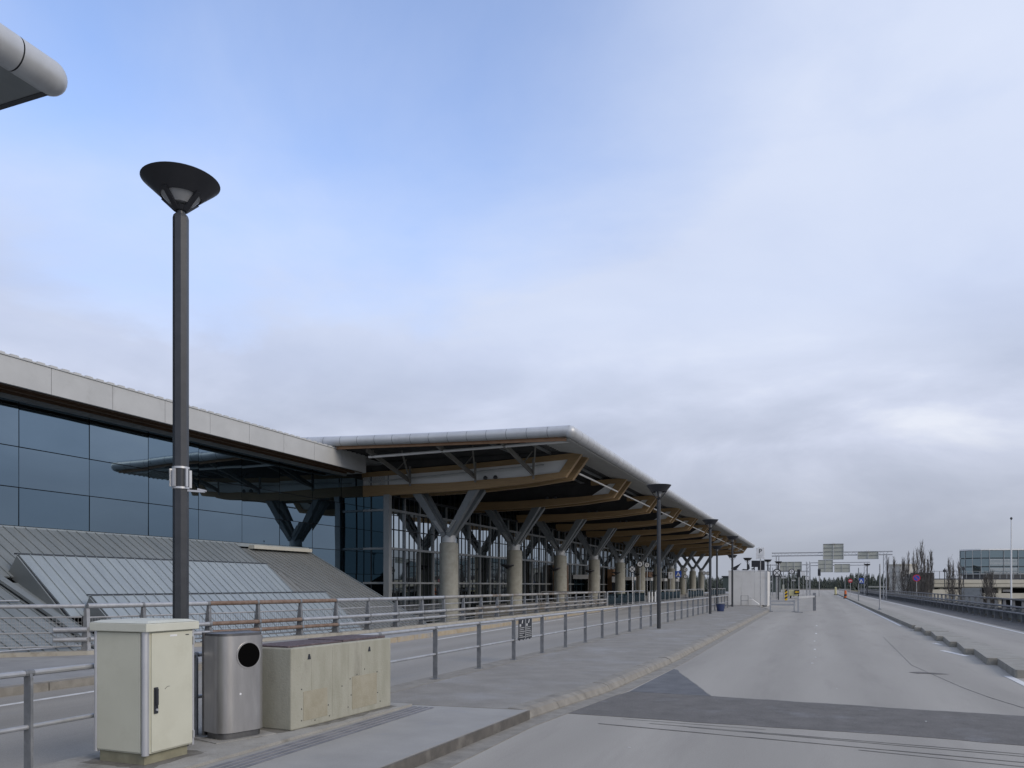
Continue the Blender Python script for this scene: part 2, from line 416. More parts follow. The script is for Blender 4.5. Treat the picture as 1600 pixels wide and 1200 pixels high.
def tag(o, label=None, cat=None, group=None, kind=None):
    if label: o['label'] = label
    if cat: o['category'] = cat
    if group: o['group'] = group
    if kind: o['kind'] = kind
    return o
def thing(name, loc, label, cat, group=None):
    o = bpy.data.objects.new(name, None)
    o.empty_display_size = 0.2
    o.location = loc
    COL.objects.link(o)
    return tag(o, label, cat, group)
def worldloc(p):
    v = Vector((0, 0, 0))
    while p is not None:
        v += p.location; p = p.parent
    return v
def part(name, mb, m, parent, bevel=0.0, kind=None, label=None):
    """mb in world coordinates"""
    off = worldloc(parent) if parent else Vector((0, 0, 0))
    o = bpy.data.objects.new(name, mb.mesh(name, m, off))
    o.parent = parent
    COL.objects.link(o)
    if bevel:
        b = o.modifiers.new('bevel', 'BEVEL'); b.width = bevel; b.segments = 2; b.limit_method = 'ANGLE'; b.angle_limit = R(40)
    if kind: o['kind'] = kind
    if label: o['label'] = label
    return o
def inst(name, mesh, parent, loc=(0, 0, 0), rot=(0, 0, 0)):
    """another piece sharing mesh data (loc relative to the parent)"""
    o = bpy.data.objects.new(name, mesh)
    o.parent = parent
    o.location = loc
    o.rotation_euler = rot
    COL.objects.link(o)
    return o
def structure(name, mb, m, parent=None, bevel=0.0):
    o = part(name, mb, m, parent, bevel)
    if parent is None: o['kind'] = 'structure'
    return o
def copy_tree(o, parent=None):
    c = o.copy(); COL.objects.link(c); c.parent = parent
    for ch in list(o.children): copy_tree(ch, c)
    return c
def text_mb(txt, size, origin, right, up, depth=0.004):
    """letters as real geometry, baseline-centred at origin"""
    cu = bpy.data.curves.new('letters', 'FONT')
    cu.body = txt; cu.size = size; cu.align_x = 'CENTER'; cu.align_y = 'CENTER'; cu.extrude = depth / 2
    cu.offset = size * 0.012
    ob = bpy.data.objects.new('letters', cu)
    COL.objects.link(ob)
    dg = bpy.context.evaluated_depsgraph_get()
    me = bpy.data.meshes.new_from_object(ob.evaluated_get(dg))
    r_, u_ = Vector(right).normalized(), Vector(up).normalized()
    n_ = r_.cross(u_)
    o_ = Vector(origin)
    mb = MB()
    mb.add([o_ + r_ * v.co.x + u_ * v.co.y + n_ * v.co.z for v in me.vertices], [tuple(p.vertices) for p in me.polygons])
    bpy.data.objects.remove(ob); bpy.data.curves.remove(cu); bpy.data.meshes.remove(me)
    return mb
def ragged(poly, amp=.018, step=.22, seed=5):
    rr_ = random.Random(seed); out = []
    for (x0, y0), (x1, y1) in zip(poly, poly[1:] + poly[:1]):
        n = max(1, int(math.hypot(x1 - x0, y1 - y0) / step))
        for k in range(n):
            out.append((x0 + (x1 - x0) * k / n + rr_.uniform(-amp, amp), y0 + (y1 - y0) * k / n + rr_.uniform(-amp, amp)))
    return out
def lerp(a, b, t): return a + (b - a) * t
def poly_at(poly, y):
    for (x0, y0), (x1, y1) in zip(poly, poly[1:]):
        if y0 <= y <= y1: return lerp(x0, x1, (y - y0) / (y1 - y0))
    return poly[-1][0] if y > poly[-1][1] else poly[0][0]
def nm(m): return m

# ================================================================== SETTING
GZ = -6.0
gb = MB(); N = 24; RAD = 3000
gb.add([(0, 0, GZ)] + [(RAD * math.cos(2 * math.pi * k / N), RAD * math.sin(2 * math.pi * k / N), GZ) for k in range(N)],
       [(0, 1 + k, 1 + (k + 1) % N) for k in range(N)])
structure('ground', gb, M_ground)

KERB_L = [(-11.9, -40), (-11.95, 9), (-11.9, 12.5), (-12.1, 20), (-12.4, 27), (-13.2, 40), (-13.8, 51), (-14.1, 57), (-14.1, 170), (-14.1, 330)]
EDGE_L = [(-19.5, -40), (-19.5, 9.9), (-17.5, 11.6), (-16.15, 12.9), (-15.25, 17.6), (-14.62, 22), (-14.56, 25.4), (-14.62, 36), (-14.9, 57.2)]
KERB_C = [(-3.85, -12), (-3.65, 5.9), (-3.52, 9.7), (-3.2, 12.4), (-3.06, 17.9), (-3.06, 57), (-4.2, 64), (-4.4, 72)]
deck = [(9.75, -40), (9.75, 330), (-26.1, 330), (-26.1, 57.3), (-14.9, 57.2)] + EDGE_L[::-1][1:]
structure('road', MB().prism_z(deck, -1.1, 0.0), M_road)
# left carriageway sheet
lp = [(-6.4, -40), (-6.4, 64), (-7.5, 75), (-7.5, 330)] + [(x + 0.02, y) for x, y in KERB_L[::-1]]
structure('side_road', MB().prism_z(lp, 0.0005, 0.004), M_roadL)
structure('verge', MB().prism_z([(7.35, -40), (9.7, -40), (9.7, 330), (7.35, 330)], 0.0005, 0.004), M_patch)
# raised walk and forecourt on the left
fw = [(x - 0.16, y) for x, y in KERB_L] + [(-26.0, 330), (-26.0, 57.3)] + [(x + 0.02, y) for x, y in EDGE_L[::-1]]
structure('forecourt', MB().prism_z(fw, -0.4, 0.15), mat('forecourt_paving', (0.26, 0.26, 0.255), (0.31, 0.31, 0.30), 0.85, scale=0.9, bump=0.2, c3=(0.22, 0.22, 0.21), scale3=2, con3=(0.5, 0.8)))
# edge beam under the parapet
eb = MB()
for (x0, y0), (x1, y1) in zip(EDGE_L[1:], EDGE_L[2:]):
    eb.prism_z([(x0, y0), (x0 + 0.42, y0), (x1 + 0.42, y1), (x1, y1)], 0.148, 0.24)
structure('edge_beam', eb, mat('edge_concrete', (0.33, 0.31, 0.26), (0.38, 0.36, 0.31), 0.85, scale=3, bump=0.3, c3=(0.22, 0.2, 0.16), scale3=2.2, con3=(0.55, 0.7)))
# kerbstones on the left walk
kl = thing('kerb_line', (-12.5, 20, 0), 'ochre worn kerbstones along the left side road below the pipe parapet', 'kerb')
y = 2.0
while y < 95:
    L = 1.18 if y < 57 else 2.4
    x0, x1 = poly_at(KERB_L, y), poly_at(KERB_L, y + L)
    h = 0.145 + random.uniform(-0.006, 0.006)
    b = MB().prism_z([(x0 - 0.16, y), (x0, y), (x1, y + L - 0.02), (x1 - 0.16, y + L - 0.02)], -0.05, h)
    part('kerbstone', b, M_kerb_y if 14 < y < 58 else M_kerb, kl)
    y += L
# central island: near concrete slabs, far asphalt
isl_near = [(-6.45, -12), (KERB_C[0][0], -12), (KERB_C[1][0], 5.9), (-3.53, 9.45), (-6.45, 9.2)]
structure('pavement_slab', MB().prism_z(isl_near, -0.05, 0.13), M_pave_con)
isl_far = [(-6.45, 9.2), (-3.53, 9.45)] + [(x - 0.3, y) for x, y in KERB_C[2:]] + [(-6.45, 72)]
isl_far[1] = (-3.82, 9.43)
structure('pavement', MB().prism_z(isl_far, -0.05, 0.126), M_pave_as)
structure('pavement_edge_strip', MB().prism_z([(-6.44, 9.4), (-6.02, 9.4), (-6.05, 20), (-6.1, 60), (-6.44, 60)], 0.1265, 0.131), M_kerb)
# low pad that carries cabinet, bin and block
structure('concrete_pad', MB().prism_z([(-6.42, 3.2), (-5.2, 3.2), (-5.1, 9.15), (-6.42, 9.05)], 0.131, 0.162), M_pad)
M_shade_grime = mat('contact_shade_grime', (0.12, 0.112, 0.095), (0.2, 0.19, 0.165), 0.95, scale=7, contrast=(.3, .7), grain=.2)  # dark tone paints contact shade round the bases, plus a stain at the bin
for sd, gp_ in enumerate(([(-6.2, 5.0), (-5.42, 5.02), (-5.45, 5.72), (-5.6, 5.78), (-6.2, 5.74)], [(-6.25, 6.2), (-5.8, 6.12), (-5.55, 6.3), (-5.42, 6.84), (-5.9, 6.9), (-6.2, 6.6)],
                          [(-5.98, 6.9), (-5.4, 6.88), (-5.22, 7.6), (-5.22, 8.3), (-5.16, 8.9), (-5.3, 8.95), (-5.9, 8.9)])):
    structure('contact_shade_stain', MB().prism_z(ragged(gp_, .03, .09, 11 + sd), .1622, .1632), M_shade_grime)
kc = thing('island_kerb', (-3.3, 20, 0), 'rounded concrete kerbstones edging the asphalt island beside the main road', 'kerb')
y = 9.45
while y < 70:
    L = 1.0
    x0, x1 = poly_at(KERB_C, y), poly_at(KERB_C, min(y + L, 71.9))
    hs = [(-0.3, 0.138), (-0.13, 0.132), (-0.05, 0.10), (0.0, 0.02), (0.0, -0.05), (-0.3, -0.05)]
    jz = random.uniform(-0.006, 0.004)
    b = MB().prism(hs, lambda p: (x0 + p[0], y + 0.012, p[1] + (jz if p[1] > 0 else 0)), lambda p: (x1 + p[0], y + L, p[1] + (jz if p[1] > 0 else 0)))
    part('kerbstone', b, M_kerb, kc)
    y += L
# gutter strip of grit at the island kerb
structure('gutter', MB().prism_z([(-3.9, -12), (-3.3, -12), (-3.3, 9), (-2.95, 12.6), (-2.82, 18), (-2.9, 57), (-3.1, 57), (-3.1, 18), (-3.3, 12.6), (-3.6, 9)], 0.0005, 0.006), M_kerb)
# tactile ribs
tp = thing('tactile_paving', (-4.95, 4, 0.13), 'four dark raised guidance ribs set along the concrete pavement', 'tactile paving')
for k in range(4):
    x = -5.06 + k * 0.085
    part('rib', MB().prism_z([(x, -3), (x + 0.045, -3), (x + 0.05 + 0.0, 9.12), (x + 0.005, 9.12)], 0.1305, 0.137), mat('rib_grey_%d' % k, (0.13, 0.135, 0.15), (0.2, 0.2, 0.21), 0.8, scale=5), tp)
# slab joints as recessed lines are too fine: thin dark joint strip between slab and asphalt
structure('pavement_joint', MB().prism_z([(-6.0, 9.18), (-3.6, 9.41), (-3.6, 9.45), (-6.0, 9.22)], 0.1312, 0.1335), M_kerb)
# darker asphalt repairs
structure('asphalt_repair', MB().prism_z(ragged([(-3.25, 10.1), (-2.92, 12.55), (-1.57, 12.5), (3.4, 12.05), (3.4, 9.75), (1.0, 10.05), (-1.5, 10.05)]), 0.0005, 0.0045), M_patch)
structure('asphalt_repair', MB().prism_z([(-2.9, 12.57), (-2.86, 14.5), (-2.82, 16.3), (-2.7, 16.1), (-2.58, 15.6), (-2.1, 14.15), (-1.58, 12.53)][::1], 0.0005, 0.0045), mat('asphalt_patch_b', (0.10, 0.105, 0.112), (0.14, 0.145, 0.15), 0.88, scale=3, bump=0.4, bscale=110))
jn = MB()
for (x0, y0, x1, y1, w) in ((-2.6, 9.5, 3.4, 8.8, .014), (-2.0, 9.75, 3.4, 9.3, .010), (-1.5, 9.68, 3.4, 9.13, .010), (0.4, 9.0, 1.9, 8.75, .009), (-2.4, 9.95, -.6, 9.85, .006), (-1.57, 12.5, 3.4, 12.05, .03), (-1.58, 12.5, -2.1, 14.15, .02), (-2.1, 14.15, -2.58, 15.6, .02),
                        (2.32, 15.13, 2.5, 14.0, .010), (2.5, 14.0, 2.76, 12.9, .012), (2.08, 29.2, 1.92, 19.0, .008), (1.92, 19.0, 2.32, 15.13, .008), (1.8, 110, 1.6, 51, .05)):
    jn.prism_z([(x0, y0 - w), (x1, y1 - w), (x1 + 0.01, y1 + w), (x0 + .01, y0 + w)], 0.0046, 0.0062)
structure('road_joint', jn, mat('joint_tar', (0.16, 0.155, 0.145), (0.27, 0.26, 0.235), 0.9, scale=2.5, contrast=(0.4, 0.6)))
# worn hollow in the road
structure('road_damage', MB().prism_z([(1.72, 17.45), (1.9, 17.6), (2.2, 17.5), (2.42, 17.35), (2.2, 17.25), (2.0, 17.3), (1.85, 17.25)], 0.0046, 0.0066), M_patch)
# painted lines
pl = MB()
def line(x0, y0, x1, y1, w=0.12, z=0.0062):
    pl.prism_z([(x0 - w / 2, y0), (x0 + w / 2, y0), (x1 + w / 2, y1), (x1 - w / 2, y1)], z - 0.002, z)
line(-11.05, 6.5, -11.25, 11.2); line(-11.28, 13.2, -11.4, 18); line(-11.5, 22, -13.5, 56, .1)
line(-6.62, -3, -6.62, 6); line(-6.62, 11.2, -6.66, 16.0); line(-6.7, 20, -6.72, 62, .1)
line(7.03, 10, 7.03, 200, .13)
line(3.36, 37.5, 3.36, 170, .12); line(3.4, 11, 3.42, 17.4, .14)
line(4.52, 17, 4.50, 30, .13); line(4.5, 33, 4.5, 36); line(4.5, 44, 4.5, 48)
pl.prism_z([(3.05, 23.6), (3.2, 23.65), (3.52, 22.0), (3.38, 21.9)], 0.0045, 0.0062)
pl.prism_z([(3.2, 26.6), (3.35, 26.6), (3.45, 25.9), (3.35, 25.9)], 0.0045, 0.0062)
for (x, y, w, l) in ((-.12, 18.6, .05, .12), (-.05, 20.2, .04, .10), (-.08, 22.6, .05, .3), (-.1, 26, .05, .25), (-.06, 30, .06, .5), (-.05, 36, .06, .5), (.3, 14.2, .02, .03), (-1.9, 8.2, .03, .02), (1.3, 11.2, .02, .03)):
    line(x, y, x, y + l, w)
structure('road_marking', pl, M_white)
se = MB()
for (x0, y0), (x1, y1) in zip([(-3.85, -12), (-3.65, 5.9)], [(-3.65, 5.9), (-3.53, 9.44)]):
    se.prism_z([(x0 + .002, y0), (x0 + .022, y0), (x1 + .022, y1), (x1 + .002, y1)], -.02, .124)
structure('slab_edging', se, mat('edging_steel', (0.085, 0.08, 0.072), (0.13, 0.12, 0.105), 0.7, scale=6, c3=(.19, .18, .16), scale3=3, con3=(.55, .75)))
# median: separate slabs pushed out of line, then kerbstones
md = thing('median_strip', (3.9, 20, 0), 'long low median of pale concrete slabs knocked out of line between the two carriageways', 'median')
M_med = mat('median_concrete', (0.25, 0.238, 0.205), (0.30, 0.288, 0.25), 0.85, scale=3, bump=0.25, c3=(0.19, 0.18, 0.155), scale3=2, con3=(0.52, 0.8))
ys = [17.15, 19.75, 22.5, 25.1, 27.7, 30.5, 33.2, 35.0]
for a, b2 in zip(ys, ys[1:]):
    sk = random.uniform(0.14, 0.22)
    x0, x1 = 3.64 - sk, 3.64 + 0.04
    z = 0.165 + random.uniform(-0.01, 0.012)
    part('slab', MB().prism_z([(x0, a + 0.03), (x0 + .03, a), (4.33 - sk * .6, a + 0.0), (4.36, b2 - 0.03), (x1, b2 - 0.03)], -0.02, z), M_med, md, bevel=0.008)
y = 35.0
while y < 170:
    part('kerbstone', MB().box(3.55, y, -0.02, 4.25, y + 3.96, 0.16), M_med, md)
    y += 4.0

# ================================================================== TERMINAL (main building)
RX0 = -12.1                         # outer roof edge
def roof_z(x):                      # top of the roof
    t = (-x - 12.1) / 16.3
    return 10.42 + 0.30 * t + 0.22 * t * t
tb = thing('terminal_building', (-26, 100, 0), 'long glass terminal with bow-ended timber beams and V struts on concrete columns', 'airport terminal')
Y_A, Y_B = 39.4, 166.8
NR, NE = 0.345, 0.30
def nose_path(y0, y1, x=RX0 - NR, z=10.42 - NR): return [(x, y0, z), (x, y1, z)]
# dark core inside the sheet metal edge (the joints show it)
core = MB().tube(nose_path(Y_A + NR, Y_B), NR - 0.03, 18)
pts = []
for k in range(0, 30):
    x = RX0 - NR - k * 1.21
    pts.append((x, Y_A + NE, roof_z(x) - NE))
core.tube(pts, NE - 0.03, 18)
part('edge_core', core, M_seam, tb)
# side edge panels (share one mesh)
seg = MB().tube([(0, 0, 0), (0, 1.185, 0)], NR, 20, cap=False).mesh('edge_panel', M_nose)
n_seg = int((Y_B - Y_A - NR) / 1.21)
for k in range(n_seg):
    inst('edge_panel', seg, tb, Vector((RX0 - NR, Y_A + NR + k * 1.21, 10.42 - NR)) - tb.location)
for a, b2 in zip(pts, pts[1:]):
    A, B = Vector(a), Vector(b2)
    d = (B - A).normalized()
    part('edge_panel', MB().tube([A + d * 0.012, B - d * 0.012], NE, 20, cap=False), M_nose, tb)
cb = MB()
prof = [(NR * math.sin(math.pi * i / 10), -NR * math.cos(math.pi * i / 10)) for i in range(11)]
cb.lathe(prof, 20, (RX0 - NR, Y_A + NR, 10.42 - NR))
part('edge_corner', cb, M_nose, tb)
part('end_board', MB().prism_y([(-12.7, 9.62), (-34, 10.35), (-34, 10.72), (-12.7, 9.95)], Y_A + .42, Y_A + .50), M_wood_panel, tb)
# far end closing board
part('roof_end', MB().prism_y([(RX0 - NR, 9.6), (RX0 - NR, 10.4), (-60, 12.2), (-60, 9.9)], Y_B, Y_B + 0.3), M_soffit_w, tb)
# roof sheet and soffit with ribs
rp = [(RX0 - NR, 10.41), (-20, roof_z(-20) - 0.01), (-28.4, roof_z(-28.4)), (-40, 11.5), (-60, 12.2), (-60, 11.9), (-40, 11.2), (-28.4, roof_z(-28.4) - .3), (-20, roof_z(-20) - .3), (RX0 - NR, 10.1)]
part('roof', MB().prism_y(rp, Y_A + NR, Y_B), M_nose, tb)
sf = MB()
def sof_z(x): return (9.72 + (-x - 12.5) * 0.19) if x > -15 else 10.195 + (-x - 15) * .012
x = RX0 - 0.3
sd = MB()
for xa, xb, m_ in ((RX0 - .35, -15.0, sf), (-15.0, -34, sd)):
    m_.add([(xa, Y_A + .3, sof_z(xa)), (xa, Y_B, sof_z(xa)), (xb, Y_B, sof_z(xb)), (xb, Y_A + .3, sof_z(xb))], [(0, 1, 2, 3)])
yy = Y_A + 0.6
while yy < Y_B:
    sf.bar((RX0 - .4, yy, sof_z(RX0 - .4) - .03), (-14.98, yy, sof_z(-14.98) - .03), 0.11, 0.06)
    sd.bar((-15.02, yy, sof_z(-15.02) - .03), (-30, yy, sof_z(-30) - .03), 0.11, 0.06)
    yy += 0.42 if yy < 80 else 0.84
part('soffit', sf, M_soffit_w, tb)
part('inner_soffit', sd, M_soffit_shade, tb)
# long cross rails hung under the soffit
for x in (-15.6, -17.8):
    part('purlin', MB().bar((x, Y_A + .7, sof_z(x) - .14), (x, Y_B - .5, sof_z(x) - .14), 0.10, 0.14), M_steel, tb)

# timber beams
KS = 1.05
def kz(z): return CAM_H + (z - CAM_H) * KS
def kp(P): return [(x * KS, kz(z)) for x, z in P]
S_BAY, Y_BEAM = 12.05, 45.6
outline = [(-34, 7.5), (-28.4, 7.60), (-20, 7.72), (-16.5, 7.93), (-13.9, 8.2), (-12.84, 9.60), (-20, 9.34), (-34, 9.1), (-34, 8.8), (-20, 9.03), (-13.72, 9.24), (-14.28, 8.5), (-16.5, 8.36), (-21.7, 8.24), (-28.4, 8.36), (-34, 8.3)]
outline_s = [(-34, 7.5), (-28.4, 7.60), (-20, 7.72), (-16.5, 7.93), (-13.9, 8.2), (-12.84, 9.60), (-15.6, 9.52), (-15.6, 9.19), (-13.72, 9.24), (-14.28, 8.5), (-16.5, 8.36), (-21.7, 8.24), (-28.4, 8.36), (-34, 8.3)]
beam_s = MB().prism_y(kp(outline_s), 0, 0.36).mesh('timber_beam', M_timber)
beam_me = MB().prism_y(kp(outline), 0, 0.36).mesh('timber_beam', M_timber)
web_poly = [(-34, 8.25), (-28.4, 8.34), (-21.7, 8.22), (-16.5, 8.34), (-14.27, 8.48), (-13.74, 9.26), (-20, 9.05), (-34, 8.85)]
web_me = MB().prism_y(kp(web_poly), 0.12, 0.24).mesh('infill_panel', M_panelw)
tip_me = MB().prism_y(kp([(-15.6, 8.40), (-14.27, 8.48), (-13.74, 9.26), (-14.2, 9.26)]), 0.12, 0.24).mesh('infill_panel', M_panelw)
gap_me = MB().prism_y(kp([(-34, 7.8), (-20, 8.0), (-14.2, 8.45), (-13.3, 9.5), (-34, 9.0)]), 0, 0.5).mesh('soffit_board', M_soffit_shade)
strut_meshes = []
def strut(x0, z0, x1, z1, yo):
    mb = MB()
    mb.bar((x0, yo * 0.55, z0), (x1, yo, z1), 0.34, 0.40, up=(0, 1, 0), w2=0.54, h2=0.40)
    return mb.mesh('strut', M_steel)
for sgn in (-1, 1):
    for yo in (-0.55, 0.55):
        strut_meshes.append(strut(sgn * 0.16, kz(4.95), sgn * 2.26, kz(7.95), yo))
rib_mb = MB()
for sgn in (-1, 1):
    for o in (-.09, .0, .09):
        rib_mb.bar((sgn * 0.2 + o, -0.60, 5.35), (sgn * 0.75 + o, -0.70, 6.1), 0.035, 0.05, up=(0, 1, 0))
rib_me = rib_mb.mesh('strut_fin', M_steel_l)
col_me = MB().lathe([(0.0, GZ), (0.63, GZ), (0.63, kz(4.36)), (0.60, kz(4.48)), (0.45, kz(4.52)), (0.0, kz(4.52))], 28).mesh('column', M_conc)
ring_me = MB().lathe([(0.628, -0.012), (0.634, 0.0), (0.628, 0.012)], 28).mesh('column_joint', M_kerb)
collar_me = MB().lathe([(0.0, kz(4.5)), (0.46, kz(4.5)), (0.46, kz(4.95)), (0.38, kz(5.0)), (0.0, kz(5.0))], 24).mesh('collar', M_steel_l)
sconce_me = MB().lathe([(0.0, 0.0), (0.14, 0.0), (0.18, 0.10), (0.55, 0.27), (0.55, 0.34), (0.0, 0.32)], 20).mesh('wall_lamp', M_black)
knee_me = MB()
knee_me.lathe([(0.0, kz(4.85)), (0.36, kz(4.9)), (0.3, kz(5.25)), (0.0, kz(5.35))], 12)
knee_me = knee_me.mesh('strut_node', M_steel)
TL = tb.location
for k in range(11):
    yb = Y_BEAM + S_BAY * k
    for yo in (0.0, 1.45):
        inst('timber_beam', beam_me if k == 0 else beam_s, tb, Vector((0, yb + yo, 0)) - TL)
        inst('infill_panel', web_me if (k == 0 and yo == 0) else tip_me, tb, Vector((0, yb + yo, 0)) - TL)
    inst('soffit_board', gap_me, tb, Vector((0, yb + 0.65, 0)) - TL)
    c = inst('column', col_me, tb, Vector((-23.1, yb + 0.9, 0)) - TL)
    for z in (0.9, 2.6, 4.0):
        if k < 6: inst('column_joint', ring_me, c, (0, 0, z))
    inst('collar', collar_me, c)
    inst('strut_node', knee_me, c)
    for me in strut_meshes: inst('strut', me, c)
    if k < 3: inst('strut_fin', rib_me, c)
    if 0 < k < 8: inst('wall_lamp', sconce_me, c, (-0.30, -0.80, 3.12))
    if k < 10:   # light tube from tip to tip and fittings
        part('light_tube', MB().tube([(-14.25, yb + 1.9, 8.95), (-14.25, yb + S_BAY - 0.05, 8.95)], 0.06, 8), M_lampwhite, tb)
    for xx in (-16.2, -16.9):
        if k < 5:
            part('loudspeaker', MB().lathe([(0.0, 0), (0.13, 0.02), (0.15, 0.14), (0.07, 0.24), (0, 0.24)], 10, (xx - 3, yb - 0.28, kz(8.26))), M_steel_d, tb)
# white rods and steel V brackets between the first beam and the roof end
part('light_tube', MB().tube([(-25.9, 41.0, 9.74), (-12.40, 41.0, 9.83)], 0.085, 8), M_lampwhite, tb)
part('light_tube', MB().tube([(-28.6, 45.3, 8.85), (-15.9, 45.3, 9.30)], 0.05, 8), M_steel_l, tb)
for xx in (-25.4, -20.6, -16.6):
    bb = MB()
    bb.bar((xx - .2, 40.3, 10.05), (xx, 45.2, 8.80), 0.13, 0.26)
    bb.bar((xx + 1.5, 41.6, 10.05), (xx + .05, 45.2, 8.75), 0.08, 0.14)
    bb.bar((xx + .1, 43.4, 9.25), (xx + .35, 44.2, 10.0), 0.06, 0.06)
    bb.bar((xx, 45.3, 8.45), (xx, 45.3, 9.75), 0.11, 0.11)
    bb.bar((xx - .2, 41.0, 9.65), (xx - .2, 41.0, 10.15), 0.10, 0.10)
    part('steel_bracket', bb, M_bracket, tb)
# gable plate over the glass corner
part('gable_wall', MB().prism_y(kp([(-34, 9.1), (-13.4, 9.6), (-13.4, 9.72), (-34, 9.9)]), 45.7, 45.85), M_soffit_shade, tb)

# curtain wall
WX = -27.3
YW0, YW1, PM = 45.62, 162.0, 2.18
zs = [GZ, -0.45, 1.94, 4.31, 6.95, 10.2]
part('back_wall', MB().box(-34, 46.1, GZ, WX - 0.12, YW1, 10.15), M_frame, tb)
nP = int((YW1 - YW0) / PM)
pane_me = {}
far_p, far_m = MB(), MB()
for k in range(nP):
    y0 = YW0 + k * PM
    for r in range(5):
        a, b2 = zs[r] + 0.05, zs[r + 1] - 0.05
        glass = M_glassD if r == 4 else (M_glassC if r == 3 else M_glassI)
        if k < 26:
            key = r
            if key not in pane_me:
                pane_me[key] = MB().box(-0.02, 0.05, a, 0.02, PM - 0.05, b2).mesh('pane', glass)
            o = inst('pane', pane_me[key], tb, Vector((WX, y0, 0)) - TL, (0, R(random.uniform(-.12, .12)), R(random.uniform(-.12, .12))))
        else:
            far_p.box(WX - 0.02, y0 + 0.05, a, WX + 0.02, y0 + PM - 0.05, b2)
    if k < 26:
        part('mullion', MB().box(WX - 0.06, y0 - 0.05, GZ, WX + 0.14, y0 + 0.05, 7.92), M_mull, tb)
        part('glazing_bar', MB().box(WX - 0.03, y0 + PM / 3 - .03, -0.3, WX + 0.06, y0 + PM / 3 + .03, 9.8).box(WX - 0.03, y0 + 2 * PM / 3 - .03, -0.3, WX + 0.06, y0 + 2 * PM / 3 + .03, 9.8), M_frame, tb)
    else:
        far_m.box(WX - 0.06, y0 - 0.05, GZ, WX + 0.14, y0 + 0.05, 7.92)
part('pane', far_p, M_glassI, tb, kind='stuff')
part('mullion', far_m, M_mull, tb, kind='stuff')
for z, h in ((-0.45, 0.14), (1.94, 0.13), (4.31, 0.16), (6.95, 0.16)):
    part('transom', MB().box(WX + 0.005, YW0 + .2, z - h / 2, WX + 0.17, YW1, z + h / 2), M_mull, tb)
part('transom', MB().box(WX - 0.01, YW0, 5.6, WX + 0.075, YW1, 5.67), M_frame, tb)
part('transom', MB().box(WX - 0.01, YW0, 7.92, WX + 0.16, YW1, 8.08), M_frame, tb)
# end wall with the corner post
EY = 45.6
part('corner_post', MB().box(WX - 0.22, EY - .2, GZ, WX + 0.2, EY + .2, 7.96), M_mull, tb)
part('end_wall', MB().box(-33, EY + .22, GZ, WX - 0.2, EY + .45, 10.0), M_frame, tb)
for (xa, xb) in ((-32.2, -29.98), (-29.82, WX - 0.24)):
    for a, b2 in zip(zs, zs[1:]):
        part('pane', MB().box(xa + .05, EY + .12, a + .06, xb - .05, EY + .16, b2 - .06), M_glassE, tb)
    for z in (1.94, 4.31, 6.95):
        part('transom', MB().box(xa, EY + .02, z - .07, xb, EY + .11, z + .07), M_mull, tb)
    part('mullion', MB().box((xa + xb) / 2 - .03, EY + .06, GZ, (xa + xb) / 2 + .03, EY + .118, 9.9), M_frame, tb)
part('mullion', MB().box(-29.98, EY - .04, GZ, -29.82, EY + .16, 9.8), M_frame, tb)
part('mullion', MB().box(-29.80, EY - .04, 1.94, -29.70, EY + .018, 4.31), M_steel_l, tb)
# timber clad lobbies and revolving-door portals on the forecourt
for yb, w in ((80.3, 3.1), (104.0, 3.1), (128, 3.1)):
    lb = part('lobby', MB().box(WX + 0.15, yb, 0.15, WX + 1.0, yb + w, 4.05), M_wood_panel, tb)
    part('lobby_notice', MB().box(WX + 1.0, yb - 0.9, 0.15, WX + 1.6, yb - 0.2, 3.2), M_black, tb)
    part('lobby_panel', MB().box(WX + 1.02, yb - 0.94, 2.2, WX + 1.65, yb - 0.16, 3.0), M_signw, tb)
for yb in (88.2, 112.3, 124.4, 136.5, 148.5):
    pt = part('door_portal', MB().box(WX + 0.15, yb, 0.15, WX + 1.9, yb + 4.6, 2.55), M_glassD, tb)
    part('door_sign_band', MB().box(WX + 0.1, yb - .15, 2.56, WX + 2.1, yb + 4.8, 3.05), M_signw, tb)
    for q in (0, 1.5, 3.0, 4.5):
        part('door_post', MB().box(WX + 1.9, yb + q, 0.15, WX + 1.98, yb + q + .1, 2.55), M_steel_l, tb)

# ================================================================== LEFT WING
WGX, FX = -29.3, -27.5
wg = thing('terminal_wing', (-31, 20, 0), 'lower terminal wing with deep pale fascia over a blue mirror-glass wall', 'terminal wing')
YF0, YF1 = -16.0, 43.2
y = YF1
while y > YF0:
    L = 2.78
    part('fascia_panel', MB().box(FX - 0.12, max(y - L + 0.02, YF0), 9.14, FX, y, 10.16), M_fascia, wg)
    y -= L
part('fascia_backing', MB().box(FX - 0.2, YF0, 9.2, FX - 0.13, YF1 - .05, 10.1), M_seam, wg)
part('fascia_end', MB().box(-29.4, YF1 - 0.02, 9.14, FX - 0.13, YF1 + .1, 10.16), M_fascia, wg)
cap = MB().box(FX - 0.5, YF0, 10.162, FX + 0.04, YF1 + .1, 10.21)
part('fascia_cap', cap, M_fascia, wg)
sp = MB()
y = YF0
while y < YF1:
    sp.box(FX - 0.10, y, 10.212, FX + 0.02, y + 0.30, 10.212 + 0.052)
    y += 0.52
part('cap_upstand', sp, M_fascia, wg, kind='stuff')
part('wing_roof', MB().prism_y([(FX - 0.3, 10.05), (FX - 0.3, 10.2), (-60, 10.9), (-60, 10.5)], YF0, YF1 + 8), M_nose, wg)
part('wing_soffit', MB().box(-30, YF0, 9.42, FX - 0.2, YF1, 9.5), M_soffit_b, wg)
for x in (-27.85, -28.45, -29.05):
    part('soffit_beam', MB().box(x - .09, YF0, 9.16, x + .09, YF1, 9.418), M_soffit_b, wg)
y = 1.0
